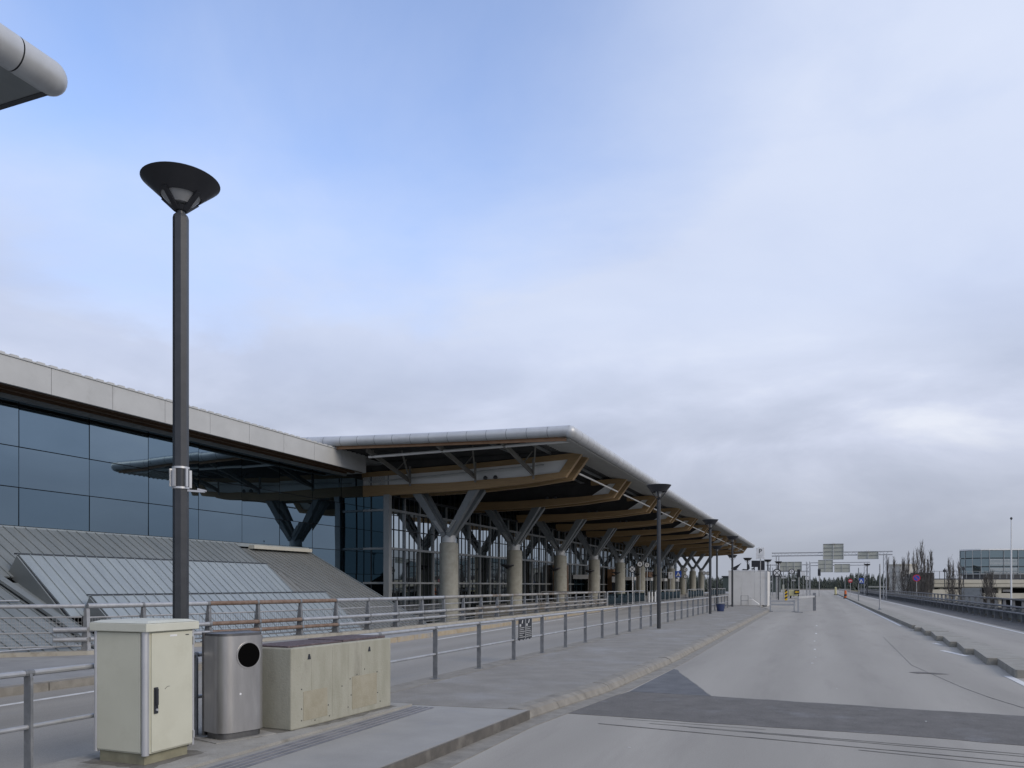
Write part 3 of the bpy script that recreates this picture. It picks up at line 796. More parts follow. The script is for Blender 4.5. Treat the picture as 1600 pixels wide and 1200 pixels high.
while y < 43:
    part('soffit_crossbar', MB().box(-29.25, y, 9.24, FX - .25, y + .12, 9.4185), M_soffit_b, wg)
    y += 1.67
part('soffit_edge', MB().box(WGX + 0.02, YF0, 9.02, WGX + .3, YF1, 9.15), M_steel, wg)
GY0, GM = 20.94 - 3.157 * 9, 3.157
gz = [4.10, 5.63, 7.23, 9.08]
gz_low = [GZ, -3, -.6, 1.0, 2.55, 4.10, 5.63, 7.23, 9.08]
part('glass_backing', MB().box(-60, YF0, GZ, WGX - 0.06, 45.7, 10.0), M_frame, wg)
for k in range(18):
    y0 = GY0 + k * GM
    gz = gz_low if y0 > 36 else [4.10, 5.63, 7.23, 9.08]
    for r in range(len(gz) - 1):
        y1 = min(y0 + GM, 45.68)
        if y1 - y0 < .2: continue
        yc, zc = (y0 + y1) / 2, (gz[r] + gz[r + 1]) / 2
        me = MB().box(-.02, y0 + .018 - yc, gz[r] + .018 - zc, .02, y1 - .018 - yc, gz[r + 1] - .018 - zc).mesh('pane', random.choice(GL))
        inst('pane', me, wg, Vector((WGX, yc, zc)) - wg.location, (0, R(random.uniform(-.35, .35)), R(random.uniform(-.4, .4))))
part('sill', MB().box(WGX - .03, YF0, 3.9, WGX + .12, 39.4, 4.09), M_zinc, wg)
# ================================================================== SEAMED ZINC ROOF OF THE LOWER LEVEL
zr = thing('zinc_roof', (-26, 25, 0), 'stepped standing-seam zinc roof sloping down between glass wall and road parapet', 'metal roof')
def zmain(x): return 4.06 - 0.5 * (x + 30.4)
PW = 0.45
def slope_panels(ya, yb, xt, zt, xb, zb, matfn, th=0.05, tail=0.0, w=PW):
    """standing-seam trays between a top line and a bottom line; each tray its own piece"""
    n = max(1, round((yb - ya) / w)); w = (yb - ya) / n
    d = Vector((xb - xt, 0, zb - zt)).normalized(); nrm = Vector((-d.z, 0, d.x))
    if nrm.z < 0: nrm = -nrm
    cache = {}
    for k in range(n):
        m = matfn(ya + (k + .5) * w)
        if m not in cache:
            mb = MB()
            A, B = Vector((xt, 0, zt)), Vector((xb, 0, zb))
            g = 0.03
            vs = []
            for P in (A, B):
                for yy in (g, w - g):
                    for h in (-th, 0.0):
                        vs.append(P + nrm * h + Vector((0, yy, 0)))
            # order: A(g,-) A(g,0) A(w,-) A(w,0) B...
            mb.add(vs, [(1, 3, 7, 5), (0, 4, 6, 2), (0, 2, 3, 1), (4, 5, 7, 6), (0, 1, 5, 4), (2, 6, 7, 3)])
            # upstand seam
            s0, s1 = A + nrm * 0.0 + Vector((0, w - g, 0)), B + Vector((0, w - g, 0))
            mb.add([s0 - nrm * .01, s1 - nrm * .01, s1 + nrm * .035, s0 + nrm * .035,
                    s0 - nrm * .01 + Vector((0, .022, 0)), s1 - nrm * .01 + Vector((0, .022, 0)), s1 + nrm * .035 + Vector((0, .022, 0)), s0 + nrm * .035 + Vector((0, .022, 0))],
                   [(0, 1, 2, 3), (7, 6, 5, 4), (3, 2, 6, 7), (0, 4, 5, 1), (0, 3, 7, 4), (1, 5, 6, 2)])
            cache[m] = mb.mesh('roof_panel', m)
        inst('roof_panel', cache[m], zr, Vector((0, ya + k * w, 0)) - zr.location)
    # dark underlay shows in the joints
    mb = MB()
    A, B = Vector((xt, ya, zt)) - nrm * (th + .02), Vector((xb, ya, zb)) - nrm * (th + .02)
    D_ = Vector((0, yb - ya, 0))
    mb.add([A, B, B + D_, A + D_], [(0, 1, 2, 3)])
    part('underlay', mb, M_seam, zr)
slope_panels(-10, 18.0, -29.2, 4.0, -26.0, zmain(-26.0), lambda y: M_zinc_d)
slope_panels(-10, 18.65, -26.0, zmain(-26.0), -18.6, zmain(-18.6), lambda y: M_zinc_d)
slope_panels(18.0, 32.9, -29.2, 4.04, -26.2, zmain(-26.2) + .12, lambda y: M_zinc_d)
slope_panels(32.9, 39.4, -29.2, 3.80, -15.3, zmain(-15.3), lambda y: M_zinc_t, w=0.40)
# first box
slope_panels(18.6, 31.6, -26.05, 2.86, -23.5, 0.72, lambda y: M_zinc)
slope_panels(31.6, 32.9, -26.05, 2.45, -23.5, 0.60, lambda y: M_zinc_t)
# second box
slope_panels(19.3, 32.9, -23.4, 1.42, -20.4, -1.1, lambda y: M_zinc)
slope_panels(18.0, 32.9, -20.6, zmain(-20.6), -15.3, zmain(-15.3), lambda y: M_zinc)
bx = MB()
bx.prism_y([(-26.05, 2.80), (-26.55, zmain(-26.55) - .02), (-23.6, zmain(-23.6) - .02)], 18.55, 18.60)
bx.prism_y([(-23.4, 1.36), (-23.75, zmain(-23.75) - .02), (-20.5, zmain(-20.5) - .2)], 19.25, 19.30)
bx.prism_y([(-26.05, 2.80), (-26.55, zmain(-26.55) - .02), (-23.6, zmain(-23.6) - .02)], 31.6, 31.63)
part('box_cheek', bx, M_zinc_d, zr)
part('ridge_cap', MB().bar((-26.1, 18.55, 2.88), (-26.1, 31.7, 2.88), 0.16, 0.05), M_seam, zr)
part('ridge_cap', MB().bar((-23.45, 19.25, 1.44), (-23.45, 33.0, 1.44), 0.16, 0.05), M_seam, zr)
bk = MB()
bk.add([(-26.1, 18.6, 2.83), (-26.1, 31.6, 2.83), (-26.55, 31.6, 1.9), (-26.55, 18.6, 1.9)], [(0, 1, 2, 3)])
bk.add([(-23.45, 19.3, 1.40), (-23.45, 32.9, 1.40), (-23.8, 32.9, .5), (-23.8, 19.3, .5)], [(0, 1, 2, 3)])
part('box_back', bk, M_zinc_d, zr)
part('ridge_flashing', MB().bar((-29.0, 34.0, 3.90), (-29.0, 39.2, 3.90), 0.4, 0.2), mat('flashing_cream', (0.45, 0.44, 0.38), (0.5, 0.49, 0.43), 0.6, scale=3), zr)
part('verge_trim', MB().bar((-29.2, 39.42, 3.78), (-15.3, 39.42, zmain(-15.3)), 0.10, 0.16), M_zinc_d, zr)
part('gable', MB().prism_y([(-29.2, 3.6), (-15.3, zmain(-15.3) - .15), (-15.3, GZ), (-29.2, GZ)], 39.30, 39.37), M_frame, zr)
for x in (-27.0, -24.2):
    part('snow_guard', MB().tube([(x, 34.0, zmain(x) + .1), (x, 39.2, zmain(x) + .1)], 0.03, 6), M_seam, zr)
for x in (-24.6, -21.8):
    part('snow_guard', MB().tube([(x, 8.0, zmain(x) + .1), (x, 17.6, zmain(x) + .1)], 0.03, 6), M_galv, zr)
part('valley_gutter', MB().bar((-26.4, 17.9, zmain(-26.4) + .16), (-19, 18.25, zmain(-19) + .1), 0.3, 0.1), M_zinc_d, zr)

# ================================================================== NEAR CANOPY (upper left corner of the view)
nc = thing('near_canopy', (-16, -5, 10), 'rounded aluminium end of a second terminal roof high above the left road', 'roof canopy')
YE, CZ, CR = 9.62, 10.52, 0.29
cxx = RX0 + .08 - CR
part('edge_core', MB().tube([(cxx, -25, CZ), (cxx, YE - CR, CZ)], CR - .03, 18), M_seam, nc)
part('edge_panel', MB().tube([(cxx, YE - CR - .62, CZ), (cxx, YE - CR, CZ)], CR, 32, cap=False), M_nose, nc)
y = YE - CR - .645
while y > -24:
    part('edge_panel', MB().tube([(cxx, y - 1.19, CZ), (cxx, y, CZ)], CR, 32, cap=False), M_nose, nc)
    y -= 1.215
prof = [(CR * math.sin(math.pi * i / 14), -CR * math.cos(math.pi * i / 14)) for i in range(15)]
part('edge_corner', MB().lathe(prof, 36, (cxx, YE - CR, CZ)), M_nose, nc)
part('end_cap', MB().prism_x([(YE - CR - .3, CZ + .28), (YE - CR, CZ + .285), (YE - .14, CZ + .2), (YE - .08, CZ + .05), (YE - .2, CZ - .08), (YE - CR, CZ - .12), (YE - CR - .3, CZ - .16)], cxx, -30), M_steel_d, nc)
part('soffit', MB().prism_y([(cxx - .02, CZ - .275), (-30, CZ + .05), (-30, CZ + .15), (cxx - .02, CZ - .18)], -25, YE - .34), M_steel, nc)
part('roof', MB().prism_y([(cxx, CZ + .2), (-30, 11.0), (-30, 11.17), (cxx, CZ + .285)], -25, YE - CR), M_nose, nc)
part('edge_trim', MB().bar((cxx - .02, YE - .30, CZ - .255), (-30, YE - .30, CZ + .07), .10, .06), M_steel_d, nc)
part('soffit_joint', MB().bar((cxx - .3, YE - 1.6, CZ - .272), (-30, YE - 1.6, CZ + .05), .03, .03), M_seam, nc)
part('cable_tray', MB().bar((-14.2, -6, CZ - .30), (-14.2, 7.4, CZ - .30), .3, .12), M_steel_d, nc)

# ================================================================== STREET LAMPS
def lamp(x, y, zb, H, Rr, hc, label, rp=0.085, open_=.52, lens_=.5):
    t = thing('street_lamp', (x, y, zb), label, 'street lamp', 'street lamps along the terminal road')
    part('pole', MB().lathe([(0, zb), (rp * 1.0, zb), (rp, zb + H - 0.03), (rp * .9, zb + H), (0, zb + H)], 8, (x, y, 0), False), M_pole, t)
    z0 = zb + H
    part('neck', MB().lathe([(rp * .55, z0 - .01), (rp * .55, z0 + .07)], 16, (x, y, 0)), M_pole, t)
    z1 = z0 + 0.05
    # straight cone: four arms below, glass drum inside, dark reflector above
    zt = z1 + hc
    rl = lambda q: lerp(rp * .7, Rr, q)
    for k in range(4):
        a = R(2 + 90 * k)
        part('arm', MB().bar((x + rl(0) * math.cos(a), y + rl(0) * math.sin(a), z1), (x + rl(open_ + .06) * math.cos(a), y + rl(open_ + .06) * math.sin(a), z1 + hc * (open_ + .06)), .05, .024, up=(math.cos(a), math.sin(a), 0)), M_black, t)
    zo = z1 + hc * open_
    sh = MB().lathe([(rl(open_) * .96, zo), (rl(open_), zo), (Rr * .985, zt - hc * .02), (Rr, zt), (Rr * .97, zt + .008), (rl(open_) * .9, zt - hc * .2), (0.001, zt - hc * .22)], 48, (x, y, 0))
    part('shade', sh, M_black, t)
    part('lens', MB().lathe([(0.001, z1 + hc * .20), (rl(.20) * lens_, z1 + hc * .20), (rl(open_) * lens_, zo + hc * .02), (0.001, zo + hc * .03)], 32, (x, y, 0)), M_opal, t)
    part('cone', MB().lathe([(rp * .68, z1 - .01), (rl(.10), z1 + hc * .10), (0.001, z1 + hc * .12)], 20, (x, y, 0)), M_black, t)
    return t
L1 = lamp(-5.895, 5.885, 0.16, 5.285, 0.37, 0.285, 'tall anthracite street lamp rising behind the cream cabinet', 0.075, .46, .93)
# steel clamp on the first lamp
bx_, by_, bz_ = -5.895, 5.885, 2.83
for dz in (-.11, .09):
    part('clamp_band', MB().lathe([(.077, bz_ + dz), (.083, bz_ + dz), (.083, bz_ + dz + .02), (.077, bz_ + dz + .02)], 20, (bx_, by_, 0)), M_alu, L1)
for a in (-118, -84, -12, 70):
    ca, sa = math.cos(R(a)), math.sin(R(a))
    part('clamp_plate', MB().bar((bx_ + .095 * ca, by_ + .095 * sa, bz_ - .09), (bx_ + .095 * ca, by_ + .095 * sa, bz_ + .085), .022, .026, up=(ca, sa, 0)), M_alu, L1)
part('clamp_arm', MB().bar((bx_ + .07, by_ + .02, bz_ - .125), (bx_ + .22, by_ + .09, bz_ - .135), .03, .018).bar((bx_ + .16, by_ + .06, bz_ - .11), (bx_ + .235, by_ + .095, bz_ - .128), .03, .016), M_alu, L1)
lamp(-5.62, 29.2, 0.13, 4.86, 0.47, 0.53, 'dark street lamp on the island beside the fence, in front of the beam tips', 0.075)
lamp(-5.80, 45.6, 0.13, 4.86, 0.47, 0.53, 'second lamp of the row down the island, near the blue tub', 0.075)
lamp(-6.15, 61.5, 0.13, 4.86, 0.47, 0.53, 'lamp before the roof edge, third along the island fence', 0.075)
lamp(-7.9, 66.5, 0.0, 4.5, 0.47, 0.53, 'lamp on the side road, left of the white hoarding', 0.075)
lamp(-7.6, 76.0, 0.0, 4.1, 0.47, 0.53, 'lamp just behind the white hoarding under the far roof corner', 0.075)
lamp(-6.9, 84.5, 0.0, 4.1, 0.47, 0.53, 'lamp head showing above the white hoarding, left of the black board', 0.075)
lamp(-5.35, 93.0, 0.0, 4.2, 0.45, 0.5, 'lamp between the black board and the near gantry', 0.075)
lamp(-4.55, 100.5, 0.0, 4.2, 0.45, 0.5, 'lamp close beside the left leg of the near gantry', 0.075)
lamp(7.9, 146.0, 0.0, 4.9, 0.55, 0.55, 'lone lamp on the right beside the zebra crossing sign', 0.085)

# ================================================================== CABINET
cx0, cx1, cy0, cy1, cz0, cz1 = -6.14, -5.50, 5.10, 5.66, 0.162, 1.41
cabt = thing('utility_cabinet', ((cx0 + cx1) / 2, (cy0 + cy1) / 2, cz0), 'cream electrical cabinet with black handle in front of the near lamp pole', 'utility cabinet')
part('plinth', MB().box(cx0 + .04, cy0 + .03, cz0, cx1 - .06, cy1 - .03, cz0 + .11), M_plinth, cabt)
part('body', MB().box(cx0 + .012, cy0 + .012, cz0 + .10, cx1 - .012, cy1 - .012, cz1 - .06), M_cab, cabt, bevel=.004)
part('door', MB().box(cx1 - .012, cy0 + .055, cz0 + .115, cx1 + .004, cy1 - .03, cz1 - .075), M_cab, cabt, bevel=.004)
part('side_panel', MB().box(cx0 + .04, cy0 - .002, cz0 + .115, cx1 - .075, cy0 + .012, cz1 - .07), M_cab, cabt, bevel=.003)
for (x, y, w) in ((cx1 - .035, cy0 + .018, .032), (cx0 + .02, cy0 + .012, .02), (cx1 - .012, cy1 - .012, .014)):
    part('corner_profile', MB().tube([(x, y, cz0 + .09), (x, y, cz1 - .06)], w, 14), M_alu, cabt)
lidp = [(cx0 - .022, cy0 - .03), (cx1 + .03, cy0 - .03), (cx1 + .03, cy1 + .03), (cx0 - .022, cy1 + .03)]
lid = MB().prism_z(lidp, cz1 - .06, cz1 + .012)
zc = cz1 + .014
lid.add([(cx0 - .022, cy0 - .03, zc), (cx1 + .03, cy0 - .03, zc), (cx1 + .03, cy1 + .03, zc), (cx0 - .022, cy1 + .03, zc), (cx0 + .03, cy0 + .05, zc + .022), (cx1 - .03, cy0 + .05, zc + .022), (cx1 - .03, cy1 - .05, zc + .022), (cx0 + .03, cy1 - .05, zc + .022)],
        [(0, 1, 5, 4), (1, 2, 6, 5), (2, 3, 7, 6), (3, 0, 4, 7), (4, 5, 6, 7), (3, 2, 1, 0)])
part('lid', lid, M_cabtop, cabt, bevel=.006)
hd = part('handle', MB().box(cx1 + .004, cy0 + .072, cz0 + .455, cx1 + .018, cy0 + .116, cz0 + .69), M_black, cabt, bevel=.006)
part('handle_lever', MB().box(cx1 + .018, cy0 + .080, cz0 + .53, cx1 + .034, cy0 + .106, cz0 + .68), M_black, hd, bevel=.006)
part('lock', MB().disc((cx1 + .022, cy0 + .094, cz0 + .49), .011, (1, 0, 0), .012, 12), M_alu, hd)
part('hinge', MB().box(cx1 + .003, cy1 - .028, cz1 - .20, cx1 + .014, cy1 - .012, cz1 - .13).box(cx1 + .003, cy1 - .028, cz0 + .16, cx1 + .014, cy1 - .012, cz0 + .23), M_alu, cabt)
part('name_plate', MB().box(cx1 + .004, cy0 + .26, cz1 - .115, cx1 + .0065, cy0 + .34, cz1 - .098), M_signw, cabt)
part('maker_mark', MB().box(cx1 + .004, cy1 - .115, cz1 - .112, cx1 + .0062, cy1 - .075, cz1 - .104), M_frame, cabt)
sc = MB()
for k in range(6):
    a0, a1 = k / 6, (k + 1) / 6
    f_ = lambda q: (cx1 + .0046, cy0 + .20 + q * .055, cz0 + .66 + .035 * q * (1.6 - q))
    sc.bar(f_(a0), f_(a1), .002, .003)
part('scratch', sc, M_frame, cabt)

# ================================================================== LITTER BIN
def stadium(cx, cy, hx, hy, n=10):
    """rounded plan: half-circle ends along y"""
    pts_ = []
    r = hx
    for k in range(n + 1):
        a = -math.pi + math.pi * k / n
        pts_.append((cx + r * math.cos(a), cy - (hy - r) + r * math.sin(a)))
    for k in range(n + 1):
        a = math.pi * k / n
        pts_.append((cx + r * math.cos(a), cy + (hy - r) + r * math.sin(a)))
    return pts_
bx0, by0 = -5.74, 6.50
bn = thing('litter_bin', (bx0, by0, .162), 'brushed steel litter bin with round black opening beside the concrete block', 'litter bin')
def plan(inset, back=-0.26):
    # flat at the back (-x), rounded at both front corners
    P = []
    xb, xf, ya, yb, r = bx0 - .16 + inset, bx0 + 0.17 - inset, by0 - .28 + inset, by0 + .27 - inset, 0.15 - inset
    P += [(xb, yb), (xb, ya)]
    for k in range(11):
        a = -math.pi / 2 + (math.pi / 2) * k / 10
        P.append((xf - r + r * math.cos(a), ya + r + r * math.sin(a)))
    for k in range(11):
        a = (math.pi / 2) * k / 10
        P.append((xf - r + r * math.cos(a), yb - r + r * math.sin(a)))
    return P
def prism_smooth(poly, z0, z1):
    mb = MB().prism_z(poly, z0, z1)
    mb.sm = [False, False] + [True] * len(poly)
    return mb
part('shell', prism_smooth(plan(0), .235, 1.235), M_stain, bn)
part('foot', prism_smooth(plan(.025), .162, .2345), M_stain_d, bn)
part('lid', prism_smooth(plan(.012), 1.2355, 1.262), M_stain_d, bn)
part('back_plate', MB().box(bx0 - .19, by0 - .285, .19, bx0 - .162, by0 + .275, 1.27), M_stain_d, bn)
hx = bx0 + .1705
hy_, hz_ = by0 + .035, 1.03
part('opening_ring', MB().tube([(hx - .004, hy_, hz_), (hx + .006, hy_, hz_)], .142, 36), M_stain, bn)
part('opening', MB().tube([(hx + .004, hy_, hz_), (hx + .0075, hy_, hz_)], .128, 36), M_hole, bn)
part('ground_plate', MB().box(bx0 - .24, by0 - .36, .1605, bx0 + .22, by0 + .34, .168), M_pad, bn)
part('spot', MB().disc((hx - .0, by0 - .06, .63), .012, (1, 0, 0), .003, 8), M_signw, bn)

bn.rotation_euler = (0, 0, R(-17))
# ================================================================== CONCRETE BLOCK
kx0, kx1, ky0, ky1, kz0, kz1 = -5.95, -5.32, 6.95, 8.90, .162, 1.07
bl = thing('concrete_block', ((kx0 + kx1) / 2, (ky0 + ky1) / 2, kz0), 'long weathered concrete block with dark reddish lid beside the bin', 'concrete block')
part('body', MB().box(kx0, ky0, kz0, kx1, ky1, kz1), M_block, bl, bevel=.016)
part('lid', MB().box(kx0 + .03, ky0 + .03, kz1 + .0005, kx1 - .06, ky0 + .98, kz1 + .02), M_lid, bl, bevel=.004)
part('lid', MB().box(kx0 + .03, ky0 + 1.0, kz1 + .0005, kx1 - .06, ky1 - .05, kz1 + .028), M_lid, bl, bevel=.004)
for ya, yb, zt in ((ky0 + .2, ky0 + .62, .57), (ky0 + 1.10, ky0 + 1.62, .64)):
    part('repair_patch', MB().box(kx1 - .01, ya, kz0 + .08, kx1 + .0035, yb, zt), M_block_patch, bl)
for ya in (ky0 + .30, ky0 + 1.46):
    part('lifting_hole', MB().prism_x([(ya - .028, .925), (ya + .028, .925), (ya + .012, .985), (ya - .012, .985)], kx1 - .01, kx1 + .003), M_frame, bl)
for ya, zz in ((.17, .60), (.17, .38), (.17, .25), (.64, .36), (.9, .55), (1.08, .42), (1.06, .62), (1.2, .66), (1.36, .71), (1.63, .65), (1.64, .38), (1.7, .26), (.66, .23), (1.02, .28), (.4, .22)):
    part('pit', MB().disc((kx1 + .001, ky0 + ya, zz), .008, (1, 0, 0), .004, 7), M_frame, bl)
for ya in (.34, .72, 1.02, 1.3):
    part('form_line', MB().box(kx1 - .005, ky0 + ya, kz0 + .05, kx1 + .0022, ky0 + ya + .012, kz1 - .03), M_block, bl)

bl.rotation_euler = (0, 0, R(-3))
# ================================================================== FRONT RAILING
rl = thing('front_railing', (-6.2, 25, .13), 'grey two-bar pedestrian railing along the left edge of the island', 'railing')
RXA = -6.2
ypost = [y for y in [4.52, 6.38, 8.24, 10.1] + [11.95 + 1.86 * k for k in range(26)] if y < 59]
ypost = [0.8, 2.66] + ypost
ztop, zmid = 1.02, .565
post_me = MB()
post_me.box(-.042, -.012, 0, .042, .012, ztop - .13 - .04)
arc = []
for k in range(6):
    a = math.pi / 2 * k / 5
    arc.append((0, -.04 + .045 * (1 - math.cos(a)) * 0.9, ztop - .13 - .045 + .05 * math.sin(a)))
post_me.add([(-.042, -.012, ztop - .17), (.042, -.012, ztop - .17), (.042, .012, ztop - .17), (-.042, .012, ztop - .17), (-.030, -.012, ztop - .105), (.022, -.012, ztop - .105), (.022, .012, ztop - .105), (-.030, .012, ztop - .105)], [(0, 1, 5, 4), (1, 2, 6, 5), (2, 3, 7, 6), (3, 0, 4, 7), (4, 5, 6, 7)])
post_me.box(-.06, -.07, 0, .06, .07, .012)
post_me = post_me.mesh('post', M_galv_d)
for y in ypost:
    inst('post', post_me, rl, Vector((RXA, y, .13)) - rl.location)
for y0, y1 in zip(ypost, ypost[1:]):
    part('top_rail', MB().tube([(RXA, y0 + .012, ztop), (RXA, y1 - .012, ztop)], .027, 10), M_galv, rl)
    part('lower_rail', MB().tube([(RXA, y0 + .002, zmid), (RXA, y1 - .002, zmid)], .021, 10), M_galv, rl)
    part('rail_sleeve', MB().tube([(RXA, y1 - .04, ztop), (RXA, y1 + .04, ztop)], .031, 10), M_galv_d, rl)
# notice boards hung on it: two dark panels
yN = 15.86
nb = thing('notice_board', (RXA + .045, yN, .6), 'pair of dark notice panels with pale print hung on the railing', 'notice board')
for q in range(2):
    ya = yN + q * .42
    pn = part('panel', MB().box(RXA + .035, ya, .56, RXA + .05, ya + .40, 1.005), M_frame if q else M_black, nb)
    gx = RXA + .0502
    part('pictogram', MB().prism_x([(ya + .17, .915), (ya + .215, .99), (ya + .245, .985), (ya + .20, .905)], gx, gx + .002), M_signw, pn)
    part('pictogram', MB().box(gx, ya + .03, .845, gx + .002, ya + .125, .90), M_steel_l, pn)
    z = .81
    rr = random.Random(3 + q)
    while z > .585:
        yy = ya + .02
        end = ya + rr.choice((.24, .34, .37, .37, .3))
        while yy < end:
            w = rr.uniform(.03, .1)
            part('print_line', MB().box(gx, yy, z, gx + .002, min(yy + w, end), z + .014), M_steel_l, pn)
            yy += w + .014
        z -= .042
    part('clip', MB().box(RXA + .02, ya + .06, .535, RXA + .04, ya + .09, .60).box(RXA + .02, ya + .30, .535, RXA + .04, ya + .33, .60), M_frame, pn)
part('frame_edge', MB().box(RXA + .034, yN + .40, .56, RXA + .053, yN + .42, 1.0).box(RXA + .034, yN + .82, .56, RXA + .053, yN + .84, 1.0), M_steel_l, nb)

# ================================================================== PIPE PARAPET
pp = thing('pipe_parapet', (-14.6, 30, .24), 'heavy three-pipe steel parapet, partly rusty, on the concrete edge of the side road', 'parapet')
PAR = [(-16.0, 13.05), (-15.05, 17.4), (-14.42, 21.8), (-14.36, 25.4), (-14.42, 36), (-14.66, 56.6)]
# ordered by arc length
def par_pt(t):
    acc = 0
    for (x0, y0), (x1, y1) in zip(PAR, PAR[1:]):
        L = math.hypot(x1 - x0, y1 - y0)
        if t <= acc + L: return (lerp(x0, x1, (t - acc) / L), lerp(y0, y1, (t - acc) / L))
        acc += L
    return PAR[-1]
PLEN = sum(math.hypot(b[0] - a[0], b[1] - a[1]) for a, b in zip(PAR, PAR[1:]))
T_POST = [0.06, 1.45, 3.3, 4.92, 6.58, 8.16, 9.89, 11.74, 13.7, 15.6]
while T_POST[-1] + 1.93 < PLEN: T_POST.append(T_POST[-1] + 1.93)
nb_ = len(T_POST) - 1
for i in range(nb_ + 1):
    x, y = par_pt(T_POST[i])
    m = M_galv if i == 0 else M_galv_d
    b = MB().prism_y([(x - .16, .24), (x + .06, .24), (x + .02, 1.22), (x - .05, 1.22)], y - .045, y + .045)
    b.box(x - .2, y - .12, .24, x + .14, y + .12, .262)
    part('post', b, m, pp)
for i in range(nb_):
    (x0, y0), (x1, y1) = par_pt(T_POST[i]), par_pt(T_POST[i + 1])
    n_sub = 2
    for z, r, off in ((1.28, .062, 0), (.73, .058, .07), (.50, .055, .08)):
        rusty = i in (2, 3) or (i == 4 and z < .6) or (z > 1 and i == 4)
        part('rail', MB().tube([(x0 + off, y0, z), (x1 + off, y1, z)], r, 12), M_rust if rusty else (M_galv if i < 9 else M_galv_o), pp)
        part('rail_sleeve', MB().tube([(lerp(x0, x1, .96) + off, lerp(y0, y1, .96), z), (x1 + off, y1, z)], r + .008, 12), M_galv_d, pp)
    part('inner_rail', MB().tube([(x0 - .14, y0, 1.0), (x1 - .14, y1, 1.0)], .024, 6), M_galv, pp)
    part('inner_rail', MB().tube([(x0 - .14, y0, .34), (x1 - .14, y1, .34)], .024, 6), M_galv, pp)
    wires = MB()
    if i < 9:
        q = 0.0
        while q < 1:
            xx, yy = lerp(x0, x1, q) - .14, lerp(y0, y1, q)
            wires.bar((xx, yy, .34), (xx, yy, 1.0), .007, .007)
            q += .05
        for z in (.47, .6, .73, .86):
            wires.bar((x0 - .14, y0, z), (x1 - .14, y1, z), .006, .006)
        part('wire_mesh', wires, M_galv, pp, kind='stuff')
# pipe stubs at the near end and thinner fence going left
x, y = PAR[0]
for z in (.73, .50):
    part('rail_stub', MB().tube([(x + .07, y, z), (x - .45, y - .45, z)], .058, 12), M_galv, pp)
fe = thing('thin_fence', (-17.4, 11.9, .24), 'thin pipe fence with wire mesh left of the parapet end', 'fence')
FP = [(-16.0, 13.05), (-17.4, 11.72), (-18.9, 10.3), (-20.2, 9.0)]
for (a, b2) in zip(FP, FP[1:]):
    part('top_rail', MB().tube([(*a, 1.28), (*b2, 1.28)], .05, 10), M_galv, fe)
    for z in (1.02, .66, .34):
        part('mid_rail', MB().tube([(a[0] - .1, a[1], z), (b2[0] - .1, b2[1], z)], .02, 6), M_galv, fe)
w_ = MB()
for (a, b2) in zip(FP[:1], FP[1:2]):
    for k in range(26):
        q = k / 26
        w_.bar((lerp(a[0], b2[0], q) - .1, lerp(a[1], b2[1], q), .34), (lerp(a[0], b2[0], q) - .1, lerp(a[1], b2[1], q), 1.02), .006, .006)
    for z in (.42, .5, .58, .74, .82, .9):
        w_.bar((a[0] - .1, a[1], z), (b2[0] - .1, b2[1], z), .006, .006)
part('wire_mesh', w_, M_galv, fe, kind='stuff')
part('post', MB().box(FP[2][0] - .04, FP[2][1] - .04, .15, FP[2][0] + .04, FP[2][1] + .04, 1.26), M_galv, fe)

# ================================================================== FORECOURT RAILING with glass infill, bollards
fr_i = 0
for (ya, yb, lab) in ((58.2, 72.0, 'glazed forecourt railing nearest the end of the pipe parapet'), (77.5, 92.0, 'glazed forecourt railing behind the second street lamp'), (98, 112, 'farther glazed forecourt railing near the blue zebra sign'), (118, 140, 'farthest glazed forecourt railing towards the terminal end')):
    t = thing('forecourt_railing', (-15.2, ya, .15), lab, 'railing', 'glazed railings on the forecourt')
    n = int((yb - ya) / 2.2); s_ = (yb - ya) / n
    for i in range(n + 1):
        part('post', MB().box(-15.24, ya + i * s_ - .04, .15, -15.16, ya + i * s_ + .04, 1.25), M_steel_l, t)
    for i in range(n):
        part('infill', MB().box(-15.21, ya + i * s_ + .1, .3, -15.19, ya + (i + 1) * s_ - .1, 1.1), M_glassD, t)
    part('top_rail', MB().tube([(-15.2, ya, 1.27), (-15.2, yb, 1.27)], .04, 8), M_galv, t)
t = thing('edge_railing', (-18, 58.1, .15), 'cross railing closing the forecourt end above the void behind the parapet', 'railing')
for x in (-20.6, -18.6, -16.6):
    part('post', MB().box(x - .04, 58.06, .15, x + .04, 58.14, 1.25), M_galv_d, t)
part('top_rail', MB().tube([(-20.6, 58.1, 1.27), (-15.3, 58.1, 1.27)], .04, 8), M_galv, t)
part('lower_rail', MB().tube([(-20.6, 58.1, .7), (-15.3, 58.1, .7)], .03, 8), M_galv, t)
for k, lab in enumerate(('white bollard at the crossing, nearest of three', 'middle one of three white bollards at the crossing', 'white bollard at the crossing, farthest of three')):
    o = thing('bollard', (-15.0, 73.0 + k * 1.5, .15), lab, 'bollard', 'white bollards at the forecourt crossing')
    part('shaft', MB().lathe([(0, .15), (.075, .15), (.075, 1.14), (0, 1.16)], 12, (-15.0, 73.0 + k * 1.5, 0)), M_signw, o)
    part('cap', MB().lathe([(.08, 1.15), (.08, 1.22), (0, 1.26)], 12, (-15.0, 73.0 + k * 1.5, 0)), M_steel, o)

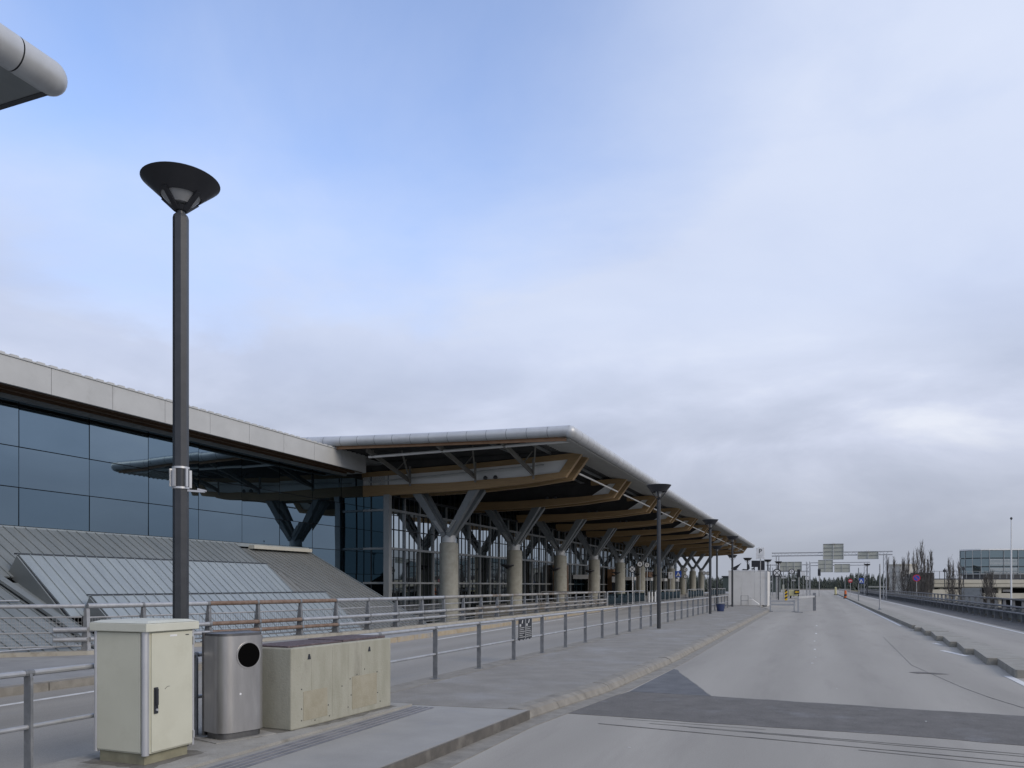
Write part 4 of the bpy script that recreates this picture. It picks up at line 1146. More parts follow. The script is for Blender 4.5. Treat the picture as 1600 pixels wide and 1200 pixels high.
# ================================================================== SIGNS
def sign_pole(x, y, z0, z1, parent, r=.03, m=None):
    return part('pole', MB().lathe([(0, z0), (r, z0), (r, z1), (0, z1)], 10, (x, y, 0)), m or M_galv, parent)
def round_sign(x, y, z0, zc, r, label, style, txt=None, m_pole=None):
    """disc facing the camera side (-Y)"""
    t = thing('road_sign', (x, y, z0), label, 'road sign')
    sign_pole(x, y, z0, zc - r * .4, t, .035, m_pole)
    y_ = y - .06
    ring = {'stop': M_black, 'number': M_black, 'nopark': M_signr, 'noentry': M_signr}[style]
    part('backing', MB().disc((x, y_, zc), r, (0, 1, 0), .03, 28), ring, t)
    if style in ('stop', 'number'):
        part('face', MB().disc((x, y_ - .02, zc), r * (.74 if style == 'stop' else .72), (0, 1, 0), .012, 28), M_signw, t)
    if style == 'nopark':
        part('face', MB().disc((x, y_ - .02, zc), r * .76, (0, 1, 0), .012, 28), M_signb, t)
    if style == 'stop':
        for s_ in (-1, 1):
            q = r * .50
            yq = y_ - .03 - (.004 if s_ > 0 else 0)
            part('cross_bar', MB().bar((x - q, yq, zc - s_ * q), (x + q, yq, zc + s_ * q), .006, r * .15, up=(0, 1, 0)) if False else MB().add(*bar_flat(x - q, zc - s_ * q, x + q, zc + s_ * q, r * .15, yq)), M_black, t)
    if style == 'nopark':
        q = r * .5
        part('cross_bar', MB().add(*bar_flat(x - q, zc + q, x + q, zc - q, r * .2, y_ - .03)), M_signr, t)
    if style == 'noentry':
        part('bar', MB().box(x - r * .7, y_ - .03, zc - r * .16, x + r * .7, y_ - .016, zc + r * .16), M_signw, t)
    if txt:
        part('number', text_mb(txt, r * 1.15, (x, y_ - .03, zc), (1, 0, 0), (0, 0, 1)), M_black, t)
    return t
def bar_flat(x0, z0, x1, z1, w, y):
    d = Vector((x1 - x0, 0, z1 - z0)).normalized(); n = Vector((-d.z, 0, d.x)) * w / 2
    P = [Vector((x0, y, z0)) + n, Vector((x0, y, z0)) - n, Vector((x1, y, z1)) - n, Vector((x1, y, z1)) + n]
    Q = [p + Vector((0, .004, 0)) for p in P]
    return P + Q, [(0, 1, 2, 3), (7, 6, 5, 4), (0, 4, 5, 1), (1, 5, 6, 2), (2, 6, 7, 3), (3, 7, 4, 0)]
def square_sign(x, y, z0, zc, w, h, label, face, kind=None, txt=None):
    t = thing('road_sign', (x, y, z0), label, 'road sign')
    sign_pole(x, y, z0, zc + h * .3, t)
    part('face', MB().box(x - w / 2, y - .075, zc - h / 2, x + w / 2, y - .05, zc + h / 2), face, t, bevel=.01)
    if kind == 'zebra':
        part('triangle', MB().prism_y([(x - w * .38, zc - h * .34), (x + w * .38, zc - h * .34), (x, zc + h * .36)], y - .082, y - .076), M_signw, t)
        part('figure', MB().prism_y([(x - w * .03, zc - h * .02), (x + w * .05, zc), (x + w * .13, zc - h * .28), (x + w * .05, zc - h * .28), (x, zc - h * .16), (x - w * .07, zc - h * .28), (x - w * .14, zc - h * .28)], y - .088, y - .083).add(*bar_flat(x - w * .12, zc - h * .3, x + w * .14, zc - h * .3, h * .03, y - .087)), M_black, t)
    if kind == 'P':
        part('letter', text_mb('P', w * .78, (x, y - .078, zc + h * .16), (1, 0, 0), (0, 0, 1)), M_black, t)
        part('plate_line', MB().box(x - w * .42, y - .079, zc - h * .17, x + w * .42, y - .075, zc - h * .155), M_steel, t)
        for k in range(3):
            part('print_line', MB().box(x - w * .3, y - .079, zc - h * (.25 + .08 * k), x + w * (.3 - .08 * k), y - .0752, zc - h * (.225 + .08 * k)), M_steel_l, t)
    return t
square_sign(-3.78, 57.0, .13, 4.05, .56, .82, 'white P parking sign on a tall pole before the white hoarding', M_signw, 'P')
round_sign(-4.15, 88.5, 0, 3.16, .44, 'crossed-out round stop-ban sign at the right edge of the hoarding', 'stop', m_pole=M_galv)
round_sign(-15.2, 66.9, .15, 3.21, .32, 'black-rimmed crossed-out round sign on a white pole left of the island lamp', 'stop', m_pole=M_signw)
round_sign(-16.5, 75.95, .15, 3.9, .33, 'small round sign with a 4, left one of the numbered pair under the roof', 'number', '4')
round_sign(-16.5, 79.4, .15, 3.9, .33, 'small round sign with a 5, right one of the numbered pair under the roof', 'number', '5')
round_sign(-16.5, 104.2, .15, 3.9, .30, 'upper black and white ring sign right of the blue zebra sign', 'number', '6')
round_sign(-16.2, 102.4, .15, 2.95, .29, 'lower round sign right of the blue zebra sign', 'number', '7')
round_sign(-16.5, 122.6, .15, 3.7, .3, 'left one of two small ring signs before the open roof end', 'number', '8')
round_sign(-16.2, 124.5, .15, 3.7, .3, 'right one of two small ring signs before the open roof end', 'number', '9')
square_sign(-16.5, 93.1, .15, 3.0, .5, .78, 'small white parking plate left of the blue zebra sign', M_signw, 'P')
square_sign(-16.3, 97.4, .15, 3.2, .78, .78, 'blue zebra crossing sign under the terminal roof', M_signb, 'zebra')
# right side
round_sign(4.15, 115.6, .16, 2.42, .27, 'red no-entry sign on the median', 'noentry')
square_sign(8.2, 172, 0, 2.75, 1.05, 1.05, 'blue zebra crossing sign far down the right carriageway', M_signb, 'zebra')
round_sign(10.5, 98.9, GZ, 2.63, .40, 'blue and red no-parking disc behind the right guard rail', 'nopark')
t = thing('median_pole', (3.85, 56.8, .16), 'plain tall steel pole standing on the median', 'pole')
part('shaft', MB().lathe([(0, .16), (.05, .16), (.045, 3.2), (0, 3.22)], 12, (3.85, 56.8, 0)), M_galv, t)
part('foot', MB().lathe([(0, .16), (.12, .16), (.12, .19), (.055, .25)], 12, (3.85, 56.8, 0)), M_galv_d, t)
t = thing('median_pole', (3.9, 87.0, .16), 'dark slender pole on the median, farther than the plain one', 'pole')
part('shaft', MB().lathe([(0, .16), (.05, .16), (.045, 3.6), (0, 3.62)], 10, (3.9, 87, 0)), M_steel, t)
part('plate', MB().box(3.82, 86.9, 2.0, 3.98, 86.94, 2.3), M_steel_d, t)
t = thing('median_pole', (3.9, 130.0, .16), 'short thin pole on the median next to the no-entry sign', 'pole')
part('shaft', MB().lathe([(0, .16), (.06, .16), (.05, 3.0), (0, 3.02)], 10, (3.9, 130, 0)), M_steel, t)
part('foot', MB().lathe([(0, .16), (.14, .16), (.14, .2), (.06, .25)], 10, (3.9, 130, 0)), M_steel, t)
# flagpole
fx, fy = 18.7, 93.5
t = thing('flagpole', (fx, fy, GZ), 'slim white flagpole with a ball finial behind the right guard rail', 'flagpole')
part('pole', MB().tube([(fx, fy, GZ), (fx, fy, 8.6)], .10, 12, .06), M_signw, t)
part('finial', MB().lathe([(0, 8.58), (.11, 8.68), (.12, 8.76), (.08, 8.86), (0, 8.9)], 14, (fx, fy, 0)), M_steel_d, t)

# ================================================================== HOARDING and black board behind
ho = thing('white_hoarding', (-5.3, 68, .0), 'tall white box of construction hoarding closing the island end', 'hoarding')
xs = [-7.06, -6.0, -4.95, -3.98]
for a, b2 in zip(xs, xs[1:]):
    part('panel', MB().box(a + .008, 67.4, .126, b2 - .008, 67.46, 3.0 + (.0 if a < -5 else -.03)), M_hoard, ho)
for k in range(3):
    part('panel', MB().box(-3.98, 67.48 + k * 1.2, .02, -3.92, 67.48 + k * 1.2 + 1.18, 2.96), M_hoard, ho)
    part('panel', MB().box(-7.06, 67.48 + k * 1.2, .02, -7.0, 67.48 + k * 1.2 + 1.18, 2.96), M_hoard, ho)
part('back_panel', MB().box(-7.0, 71.0, .02, -3.98, 71.06, 2.9), M_hoard, ho)
part('corner_post', MB().box(-4.0, 67.36, .126, -3.90, 67.44, 3.02), M_steel_l, ho)
part('top_trim', MB().box(-7.08, 67.38, 3.001, -4.0, 67.47, 3.05), M_signw, ho)
bd = thing('black_board', (-4.9, 72.5, 0), 'black stepped sign board rising behind the white hoarding', 'board')
part('post', MB().box(-4.75, 72.5, 0, -4.65, 72.6, 3.98), M_steel_d, bd)
part('post', MB().box(-5.4, 72.5, 0, -5.3, 72.6, 4.0), M_steel_d, bd)
part('face', MB().prism_y([(-5.57, 3.43), (-5.03, 3.43), (-5.03, 2.80), (-4.44, 2.80), (-4.44, 4.00), (-5.57, 4.02)], 72.38, 72.5), M_black, bd)
sw = thing('swept_sculpture', (-6.6, 67.9, 3.0), 'dark swept wing shape poking above the left of the white hoarding', 'sculpture')
part('fin', MB().prism_y([(-6.92, 3.22), (-6.05, 3.68), (-6.45, 3.14), (-6.2, 3.07), (-6.75, 3.08)], 67.9, 67.98), M_black, sw)
part('stem', MB().box(-6.62, 67.9, 0, -6.54, 67.98, 3.1), M_steel_d, sw)
sw = thing('swept_sculpture', (-5.7, 67.9, 3.0), 'small dark hooked shape above the middle of the white hoarding', 'sculpture')
part('fin', MB().prism_y([(-6.05, 3.07), (-5.9, 3.18), (-5.6, 3.14), (-5.42, 3.7), (-5.36, 3.2), (-5.5, 3.07)], 67.9, 67.98), M_black, sw)
part('fin', MB().prism_y([(-5.28, 3.18), (-5.02, 3.28), (-4.95, 3.22), (-5.2, 3.12)], 67.9, 67.98), M_black, sw)
part('stem', MB().box(-5.7, 67.9, 0, -5.62, 67.98, 3.1), M_steel_d, sw)
part('stem', MB().box(-5.15, 67.9, 0, -5.11, 67.98, 3.2), M_steel_d, sw)
wb = thing('concrete_wedge', (-4.9, 66.4, .126), 'low pale wedge of concrete lying against the hoarding foot', 'concrete block')
part('body', MB().prism_y([(-5.5, .127), (-4.5, .127), (-4.5, .25), (-5.0, .62), (-5.5, .66)], 66.2, 66.7), M_hoard, wb, bevel=.02)
part('lifting_loop', MB().tube([(-5.3, 66.45, .64), (-5.3, 66.45, .74), (-5.15, 66.45, .74), (-5.15, 66.45, .62)], .02, 6), M_steel, wb)
ir = thing('hoop_barrier', (-5.4, 64.2, .126), 'thin grey hoop railing in front of the hoarding', 'hoop')
part('hoop', MB().tube([(-5.75, 64.2, .13), (-5.75, 64.2, .95), (-5.2, 64.2, .95), (-5.2, 64.2, .13)], .025, 8), M_galv_d, ir)
part('crossbar', MB().tube([(-5.73, 64.2, .55), (-5.22, 64.2, .55)], .018, 8), M_galv_d, ir)

# blue tub
tbx, tby = -5.75, 50.2
t = thing('blue_tub', (tbx, tby, .13), 'dark blue plastic tub on the island by the railing end', 'tub')
part('body', MB().lathe([(0, .13), (.21, .13), (.27, .55), (.29, .56), (.29, .62), (.26, .62), (.2, .2), (0, .2)], 22, (tbx, tby, 0)), M_blue_pl, t)
part('rim', MB().lathe([(.285, .60), (.31, .60), (.31, .64), (.27, .64), (.27, .60)], 22, (tbx, tby, 0)), M_galv_d, t)

# ================================================================== ROAD BARRIERS etc.
b1 = thing('steel_barrier', (-2.2, 54.6, 0), 'low two-rail steel barrier right of the P sign', 'barrier')
for x, zt in ((-2.98, 1.05), (-1.47, .78)):
    part('post', MB().box(x - .05, 54.55, 0, x + .05, 54.65, zt), M_galv, b1)
    part('foot', MB().box(x - .16, 54.4, 0.0, x + .16, 54.8, .04), M_galv_d, b1)
for z in (.72, .48):
    part('rail', MB().box(-2.93, 54.57, z - .05, -1.52, 54.63, z + .05), M_galv, b1)
b2_ = thing('steel_barrier', (-.7, 54.6, 0), 'goalpost-shaped steel barrier standing in the road', 'barrier')
part('post', MB().box(-1.26, 53.6, 0, -1.14, 53.7, 1.03), M_galv, b2_)
part('foot', MB().box(-1.42, 53.5, 0, -.92, 53.8, .04), M_galv_d, b2_)
part('post', MB().box(-.33, 57.9, 0, -.13, 58.1, 1.25), M_galv_d, b2_)
part('rail', MB().bar((-1.2, 53.7, .98), (-.25, 57.9, 1.0), .08, .13), M_steel_l, b2_)
hz = thing('hazard_marker', (-3.27, 90, 0), 'yellow and black striped hazard post left of the road', 'marker post')
part('post', MB().box(-3.41, 90, .1, -3.13, 90.08, 1.3), M_yellow, hz)
for k in range(3):
    z = .25 + k * .38
    part('stripe', MB().prism_y([(-3.415, z), (-3.125, z + .18), (-3.125, z + .36), (-3.415, z + .18)], 89.985, 90.0), M_black, hz)
part('foot', MB().box(-3.5, 89.9, 0, -3.04, 90.2, .1), M_tyre, hz)
ys_ = thing('site_trailer', (-3.0, 112, 0), 'pale yellow road-works trailer with a yellow warning board', 'trailer')
part('body', MB().box(-3.75, 112, .35, -2.55, 114, 1.15), M_pyellow, ys_, bevel=.05)
part('board', MB().box(-3.0, 111.9, .6, -2.35, 111.97, 1.15), M_black, ys_)
part('arrow', MB().prism_y([(-2.94, .88), (-2.72, 1.08), (-2.72, .96), (-2.42, .96), (-2.42, .8), (-2.72, .8), (-2.72, .68)], 111.88, 111.898), M_yellow, ys_)
for x in (-3.5, -2.5):
    part('wheel', MB().disc((x, 112.7, .28), .28, (1, 0, 0), .16, 14), M_tyre, ys_)
part('tow_bar', MB().bar((-3.0, 112, .35), (-3.0, 110.9, .3), .08, .08), M_steel, ys_)
pb = thing('post_box', (-3.95, 99, 0), 'slim green-grey plate on a stake beside the hazard post', 'plate')
part('plate', MB().box(-4.02, 99, .9, -3.8, 99.04, 1.9), M_signback, pb)
part('stake', MB().box(-3.94, 99.04, 0, -3.88, 99.08, 1.5), M_galv, pb)
pb = thing('white_plate', (-6.1, 103, 0), 'small white notice plate on a post right of the hoarding', 'plate')
part('plate', MB().box(-6.25, 103, 2.2, -5.95, 103.04, 2.9), M_signw, pb)
part('stake', MB().box(-6.13, 103.04, 0, -6.07, 103.1, 2.5), M_galv, pb)
ob = thing('traffic_cylinder', (3.45, 113, 0), 'orange and dark plastic marker at the end of the visible median', 'marker')
part('body', MB().lathe([(0, .1), (.16, .1), (.14, 1.0), (.1, 1.12), (0, 1.12)], 14, (3.45, 113, 0)), M_orange, ob)
part('band', MB().lathe([(.158, .35), (.165, .35), (.16, .6), (.15, .6)], 14, (3.45, 113, 0)), M_frame, ob)
part('foot', MB().box(3.2, 112.75, 0, 3.7, 113.25, .1), M_tyre, ob)
ob = thing('traffic_cylinder', (3.1, 158, 0), 'pale yellow marker farther along the median line', 'marker')
part('body', MB().lathe([(0, .1), (.2, .1), (.18, 1.4), (.1, 1.5), (0, 1.5)], 14, (3.1, 158, 0)), M_pyellow, ob)
part('foot', MB().box(2.8, 157.7, 0, 3.4, 158.3, .1), M_tyre, ob)
wb2 = thing('median_fence', (4.0, 118, .16), 'short site fence with orange edge behind the orange marker', 'fence')
for q in range(6):
    part('post', MB().box(3.7, 116 + q * 8, .1, 3.78, 116.06 + q * 8, 1.2), M_steel_l, wb2)
part('rail', MB().box(3.72, 116, 1.05, 3.76, 156, 1.12), M_orange if False else M_steel_l, wb2)
part('rail', MB().box(3.72, 116, .55, 3.76, 156, .6), M_steel_l, wb2)

def traffic_light(x, y, z0, zc, label):
    t = thing('traffic_light', (x, y, z0), label, 'traffic light')
    part('pole', MB().lathe([(0, z0), (.07, z0), (.07, zc), (0, zc)], 10, (x, y, 0)), M_galv, t)
    h = part('housing', MB().box(x - .22, y - .3, zc - .55, x + .22, y - .08, zc + .55), M_black, t, bevel=.03)
    for k in range(3):
        part('lens', MB().disc((x, y - .31, zc + .33 - .33 * k), .11, (0, 1, 0), .03, 14), M_steel_d, h)
traffic_light(0.2, 135, 0, 3.9, 'dark traffic light right of the near gantry lattice leg')
traffic_light(-2.6, 120, 0, 3.6, 'traffic light under the wide low gantry sign')
# cluster of small signs under the far gantry
round_sign(-3.7, 124, 0, 3.9, .42, 'round black-rimmed sign under the wide low gantry sign', 'number', '0')
square_sign(-2.1, 126, 0, 3.6, .6, .6, 'small pale square sign beside the far traffic light', M_signw)
square_sign(-1.7, 140, 0, 3.0, .6, .5, 'lower pale plate near the trailer under the far gantry', M_signw)
for k, (x, y) in enumerate(((-5.9, 108), (-5.2, 112), (-4.6, 117), (-4.2, 124), (-3.6, 131))):
    t = thing('slim_pole', (x, y, 0), 'slender grey road pole %s behind the hoarding' % ('nearest', 'second', 'middle', 'fourth', 'farthest')[k], 'pole', 'slender poles behind the hoarding')
    part('shaft', MB().lathe([(0, 0), (.06, 0), (.05, 4.6), (0, 4.62)], 8, (x, y, 0)), M_steel, t)
    part('bracket', MB().box(x - .3, y - .05, 2.2 + .3 * (k % 3), x + .3, y - .01, 2.4 + .3 * (k % 3)), M_steel_d if k % 2 else M_steel_l, t)

# ================================================================== GANTRIES
def lattice_leg(mb, x, y, z0, z1, w=.32):
    for dx in (-w / 2, w / 2):
        mb.box(x + dx - .05, y - .05, z0, x + dx + .05, y + .05, z1)
    z = z0
    while z < z1 - .8:
        mb.bar((x - w / 2, y, z), (x + w / 2, y, z + .8), .04, .04)
        z += .8
    return mb
def sign_panel(t, x0, x1, z0, z1, y, nx, nz):
    """seen from behind: sheet with stiffening ribs"""
    s_ = part('sign_board', MB().box(x0, y, z0, x1, y + .05, z1), M_signback, t)
    for k in range(nx + 1):
        x = lerp(x0, x1, k / nx)
        part('upright_rib', MB().box(x - .035, y - .09, z0, x + .035, y - .002, z1), M_steel_l, s_)
    for k in range(nz + 1):
        z = lerp(z0, z1, k / nz)
        part('cross_rib', MB().box(x0, y - .055, z - .03, x1, y - .001, z + .03), M_steel, s_)
    return s_
GA_Y = 106.0
ga = thing('sign_gantry', (1.5, GA_Y, 0), 'near overhead gantry carrying two grey sign backs across the road', 'sign gantry')
part('leg', lattice_leg(MB(), -4.9, GA_Y, 0, 5.6), M_galv, ga)
part('leg', lattice_leg(MB(), 7.75, GA_Y, 0, 5.75), M_galv, ga)
for z in (6.0, 5.62):
    part('beam', MB().box(-5.6, GA_Y - .06, z - .07, 8.6, GA_Y + .06, z + .07), M_galv, ga)
tr = MB(); x = -5.4; fl = 0
while x < 8.2:
    tr.bar((x, GA_Y, 5.62 if fl else 6.0), (x + .4, GA_Y, 6.0 if fl else 5.62), .03, .03); x += .4; fl = 1 - fl
part('bracing', tr, M_galv, ga, kind='stuff')
sign_panel(ga, .62, 3.0, 5.1, 7.05, GA_Y - .2, 2, 4)
sign_panel(ga, 4.65, 7.0, 5.1, 6.0, GA_Y - .2, 2, 2)
for x in (1.8, 5.8):
    part('sign_lamp', MB().box(x - .15, GA_Y - .5, 6.02 if x > 4 else 7.06, x + .15, GA_Y - .2, 6.14 if x > 4 else 7.18), M_signw, ga)
GB_Y = 150.0
gbn = thing('sign_gantry', (2, GB_Y, 0), 'farther overhead gantry with smaller sign backs and a lattice leg', 'sign gantry')
part('leg', lattice_leg(MB(), -1.55, GB_Y, 0, 6.0, .55), M_galv, gbn)
part('leg', lattice_leg(MB(), 7.9, GB_Y, 0, 5.8, .5), M_galv, gbn)
for z in (5.9, 5.4):
    part('beam', MB().box(-1.2, GB_Y - .06, z - .07, 8.6, GB_Y + .06, z + .07), M_galv, gbn)
sign_panel(gbn, .05, 2.5, 4.2, 6.35, GB_Y - .25, 2, 3)
sign_panel(gbn, 2.75, 5.3, 4.15, 5.6, GB_Y - .25, 2, 2)
gc = thing('sign_gantry', (-4, 128, 0), 'low gantry on the left carrying one wide pale sign back', 'sign gantry')
part('leg', lattice_leg(MB(), -6.9, 128, 0, 4.6, .5), M_galv, gc)
part('leg', lattice_leg(MB(), -1.45, 128, 0, 5.5, .45), M_galv, gc)
for z in (4.0, 5.0):
    part('beam', MB().box(-7.6, 127.9, z - .07, -1.3, 128.05, z + .07), M_galv, gc)
sign_panel(gc, -5.55, -2.35, 4.05, 5.45, 127.6, 3, 2)

# ================================================================== RIGHT GUARD RAIL
gr = thing('guard_rail', (8.75, 60, 0), 'dark galvanised bridge guard rail with three rails along the right edge', 'guard rail')
gp = MB().prism_y([(-.07, 0), (.16, 0), (.09, .6), (.05, 1.06), (-.05, 1.06), (-.07, .6)], -.055, .055).box(-.14, -.13, 0, .2, .13, .03).mesh('post', M_galv_d)
y = 12.6
while y < 190:
    inst('post', gp, gr, Vector((8.78, y, .004)) - gr.location)
    y += 1.93
M_gr = mat('guard_rail_steel', (0.10, 0.11, 0.125), (0.15, 0.16, 0.175), 0.5, 0.4, scale=3, c3=(0.2, 0.21, 0.22), scale3=1.2, con3=(.55, .8))
MATS['gr'] = M_gr
y = 12.6
while y < 190:
    L = 1.93 * (3 if y < 80 else 8)
    part('top_rail', MB().box(8.70, y, 1.06, 8.86, y + L - .02, 1.13), M_gr, gr)
    part('rail', MB().prism_y([(8.62, .70), (8.70, .70), (8.70, .80), (8.62, .80), (8.60, .75)], y, y + L - .02), M_gr, gr)
    part('rail', MB().prism_y([(8.62, .42), (8.70, .42), (8.70, .51), (8.62, .51), (8.60, .465)], y, y + L - .02), M_gr, gr)
    part('splash_panel', MB().box(8.92, y, .15, 8.95, y + L - .03, .62), M_steel, gr)
    y += L
structure('bridge_edge', MB().box(9.0, -40, -.3, 9.76, 330, .16), M_kerb)

# ================================================================== BACKGROUND, RIGHT
S_, C_ = math.sin(YAW), math.cos(YAW)
def bgp(u, d):           # plan position for a bearing given as image column at 1600 px and a depth along the view axis
    s = (u - 800) / 1200 * d
    return (s * C_ - d * S_, s * S_ + d * C_)
def bgz(v, d): return CAM_H + (915 - v) / 1200 * d
# multi-storey car park deck
def wallrun(name, p, q, z0, z1, th, m, parent):
    p, q = Vector(p), Vector(q)
    d = (q - p).normalized(); n = Vector((-d.y, d.x)) * th
    return part(name, MB().prism_z([tuple(p), tuple(q), tuple(q + n), tuple(p + n)], z0, z1), m, parent)
ga0, ga1 = Vector((26.5, 215.0)), Vector((104.0, 240.0))
gd = (ga1 - ga0).normalized(); gn = Vector((-gd.y, gd.x))
pk = thing('car_park', (60, 181, GZ), 'low beige concrete car park with dark open decks behind the guard rail', 'car park')
def gpt(s, o=0.0): return tuple(ga0 + gd * s + gn * o)
wallrun('parapet_band', gpt(0), gpt(82), 1.45, 3.25, .4, M_beige, pk)
wallrun('parapet_band', gpt(12, .1), gpt(82, .1), -1.4, -.1, .4, M_beige, pk)
wallrun('ledge', gpt(0, -.15), gpt(82, -.15), 2.35, 2.55, .2, M_beige, pk)
wallrun('deck', gpt(0, .5), gpt(82, .5), 1.2, 1.6, 40, M_beige, pk)
wallrun('deck', gpt(0, .6), gpt(82, .6), -.5, -.12, 40, M_beige, pk)
wallrun('back_wall', gpt(0, 26), gpt(82, 26), GZ, 1.2, .4, M_frame, pk)
wallrun('base_wall', gpt(0, .3), gpt(82, .3), GZ, -4.6, .4, M_beige, pk)
wallrun('edge_rail', gpt(0, .1), gpt(82, .1), 3.26, 3.5, .1, M_cardark, pk)
for k in range(12):
    wallrun('pillar', gpt(2 + k * 7, .9), gpt(2.7 + k * 7, .9), GZ, 1.2, .7, M_beige, pk)
for k in range(26):
    wallrun('fence_post', gpt(0 + k * 1.6, .3), gpt(.12 + k * 1.6, .3), 3.5, 5.3, .1, M_steel, pk)
wallrun('fence_rail', gpt(0, .3), gpt(41, .3), 5.25, 5.35, .08, M_steel, pk)
# glass office block over it, rounded left corner
gbk = thing('glass_office', (75, 196, 2), 'round-cornered blue-green glass office block above the car park', 'office building')
dO = 205.0
oc = Vector(bgp(1560, dO + 14))
def oarc(rad, n=40):
    return [(oc.x + 30 + 0, oc.y)] if False else None
M_glassO = glass_mat('glass_office_teal', (0.38, 0.47, 0.50), (0.07, 0.095, 0.10), fac=0.55)
# plan: straight front along gd, quarter round at the left
o0 = Vector(bgp(1546, 200.0))
sd_ = (Vector(bgp(1520, 230)) - Vector(bgp(1520, 200))).normalized()
front = [o0 + gd * s for s in (0, 3.6, 7.2, 10.8, 14.4, 18, 21.6, 25.2, 28.8, 32.4, 36, 39.6, 43.2, 46.8)]
rc = 5.0
cc = o0 + gn * rc
left = []
for k in range(1, 5):
    a = math.pi / 2 * k / 4
    left.append(cc - gn * rc * math.cos(a) - gd * rc * math.sin(a))
left += [left[-1] + sd_ * 4 * k for k in (1, 2, 3)]
plan_o = left[::-1] + front
z_lv = [bgz(897, 200), bgz(885.5, 200), bgz(872, 200), bgz(859.5, 200)]
poly_o = [tuple(p) for p in plan_o] + [tuple(front[-1] + gn * 20), tuple(left[-1] + sd_ * 8)]
ctr = sum((Vector(p) for p in poly_o), Vector((0, 0))) / len(poly_o)
ins = lambda q: [tuple(ctr + (Vector(p) - ctr) * q) for p in poly_o]
part('core', MB().prism_z(ins(.985), z_lv[0], z_lv[3]), M_frame, gbk)
part('roof_rim', MB().prism_z(ins(1.003), z_lv[3], z_lv[3] + .35), M_signw, gbk)
part('base', MB().prism_z(ins(.965), GZ, z_lv[0] - .1), M_steel_d, gbk)
part('floor_band', MB().prism_z(ins(1.002), z_lv[0] - .1, z_lv[0] + .3), M_steel, gbk)
for a, b2 in zip(plan_o, plan_o[1:]):
    for r in range(3):
        d = (b2 - a); e = d.normalized() * .06
        nn = Vector((-d.y, d.x)).normalized() * .08
        A, B = a + e, b2 - e
        w_ = part('window', MB().prism_z([tuple(A), tuple(B), tuple(B + nn), tuple(A + nn)], z_lv[r] + .12, z_lv[r + 1] - .12), M_glassO, gbk)
        if r < 2 and a in front and front.index(a) % 3 != 2:
            for q in range(5):
                z = lerp(z_lv[r] + .4, z_lv[r + 1] - .3, q / 4.5)
                part('blind_slat', MB().prism_z([tuple(A - nn * .2), tuple(B - nn * .2), tuple(B - nn), tuple(A - nn)], z, z + .12), M_steel_l, w_)
for a in plan_o:
    part('mullion', MB().prism_z([(a.x - .06, a.y - .2), (a.x + .06, a.y - .2), (a.x + .06, a.y), (a.x - .06, a.y)], z_lv[0], z_lv[3]), M_mull, gbk)
# pale tower
tx, ty = bgp(1411, 190)
tw = thing('concrete_tower', (tx, ty, GZ), 'pale round concrete stair tower among the bare trees', 'tower')
Rt = 3.05
part('shaft', MB().lathe([(Rt, GZ), (Rt, 6.6), (0, 6.6)], 10, (tx, ty, 0), False), M_silo, tw)
for z in (1.2, 3.9, 5.1):
    part('joint', MB().lathe([(Rt + .01, z - .06), (Rt + .03, z), (Rt + .01, z + .06)], 10, (tx, ty, 0), False), M_steel, tw)
part('parapet', MB().lathe([(Rt + .02, 6.6), (Rt + .12, 6.62), (Rt + .12, 7.05), (Rt - .1, 7.05), (0, 6.9)], 10, (tx, ty, 0), False), M_beige, tw)
# low walls and sheds between
dk = thing('dark_shed', (*bgp(1437, 185), GZ), 'dark low shed behind the bare poplars', 'shed')
x, y = bgp(1424, 185); x2, y2 = bgp(1458, 185)
part('body', MB().prism_z([(x, y), (x2, y2), (x2 + 1, y2 + 6), (x + 1, y + 6)], GZ, bgz(896, 185)), M_steel_d, dk)
part('roof', MB().prism_z([(x - .2, y - .2), (x2 + .2, y2 - .2), (x2 + 1, y2 + 6.2), (x + 1, y + 6.2)], bgz(896, 185), bgz(895, 185)), M_cardark, dk)
gw = thing('grey_wall', (*bgp(1520, 165), GZ), 'grey concrete ramp wall in front of the car park', 'wall')
x, y = bgp(1450, 165); x2, y2 = bgp(1502, 165); x3, y3 = bgp(1534, 163)
part('wall_section', MB().prism_z([(x, y), (x2, y2), (x2, y2 + .4), (x, y + .4)], GZ, bgz(921, 165)), M_beige, gw)
part('wall_section', MB().prism_z([(x2 + .05, y2 - .2), (x3, y3 - .2), (x3, y3 + .4), (x2 + .05, y2 + .4)], GZ, bgz(918.5, 165)), M_steel, gw)
# parked cars on the lower ground
def car(x, y, rz, m, label):
    t = thing('parked_car', (x, y, -0.12), label, 'car', 'cars in the open car park deck')
    prof_ = [(-2.1, .35), (2.1, .35), (2.15, .75), (1.2, .92), (.6, 1.4), (-1.1, 1.42), (-1.75, .98), (-2.15, .9)]
    b = bpy.data.objects.new('body', MB().prism_y(prof_, -.85, .85).mesh('body', m)); b.parent = t; COL.objects.link(b)
    w = bpy.data.objects.new('window', MB().prism_y([(.55, .98), (.48, 1.32), (-1.0, 1.34), (-1.5, 1.0)], -.87, .87).mesh('window', M_glassD)); w.parent = t; COL.objects.link(w)
    for sx in (-1.35, 1.35):
        for sy in (-.8, .8):
            q = bpy.data.objects.new('wheel', MB().disc((sx, sy, .32), .32, (0, 1, 0), .2, 12).mesh('wheel', M_tyre)); q.parent = t; COL.objects.link(q)
    t.rotation_euler = (0, 0, rz)
    return t
ang = math.atan2(gd.y, gd.x)
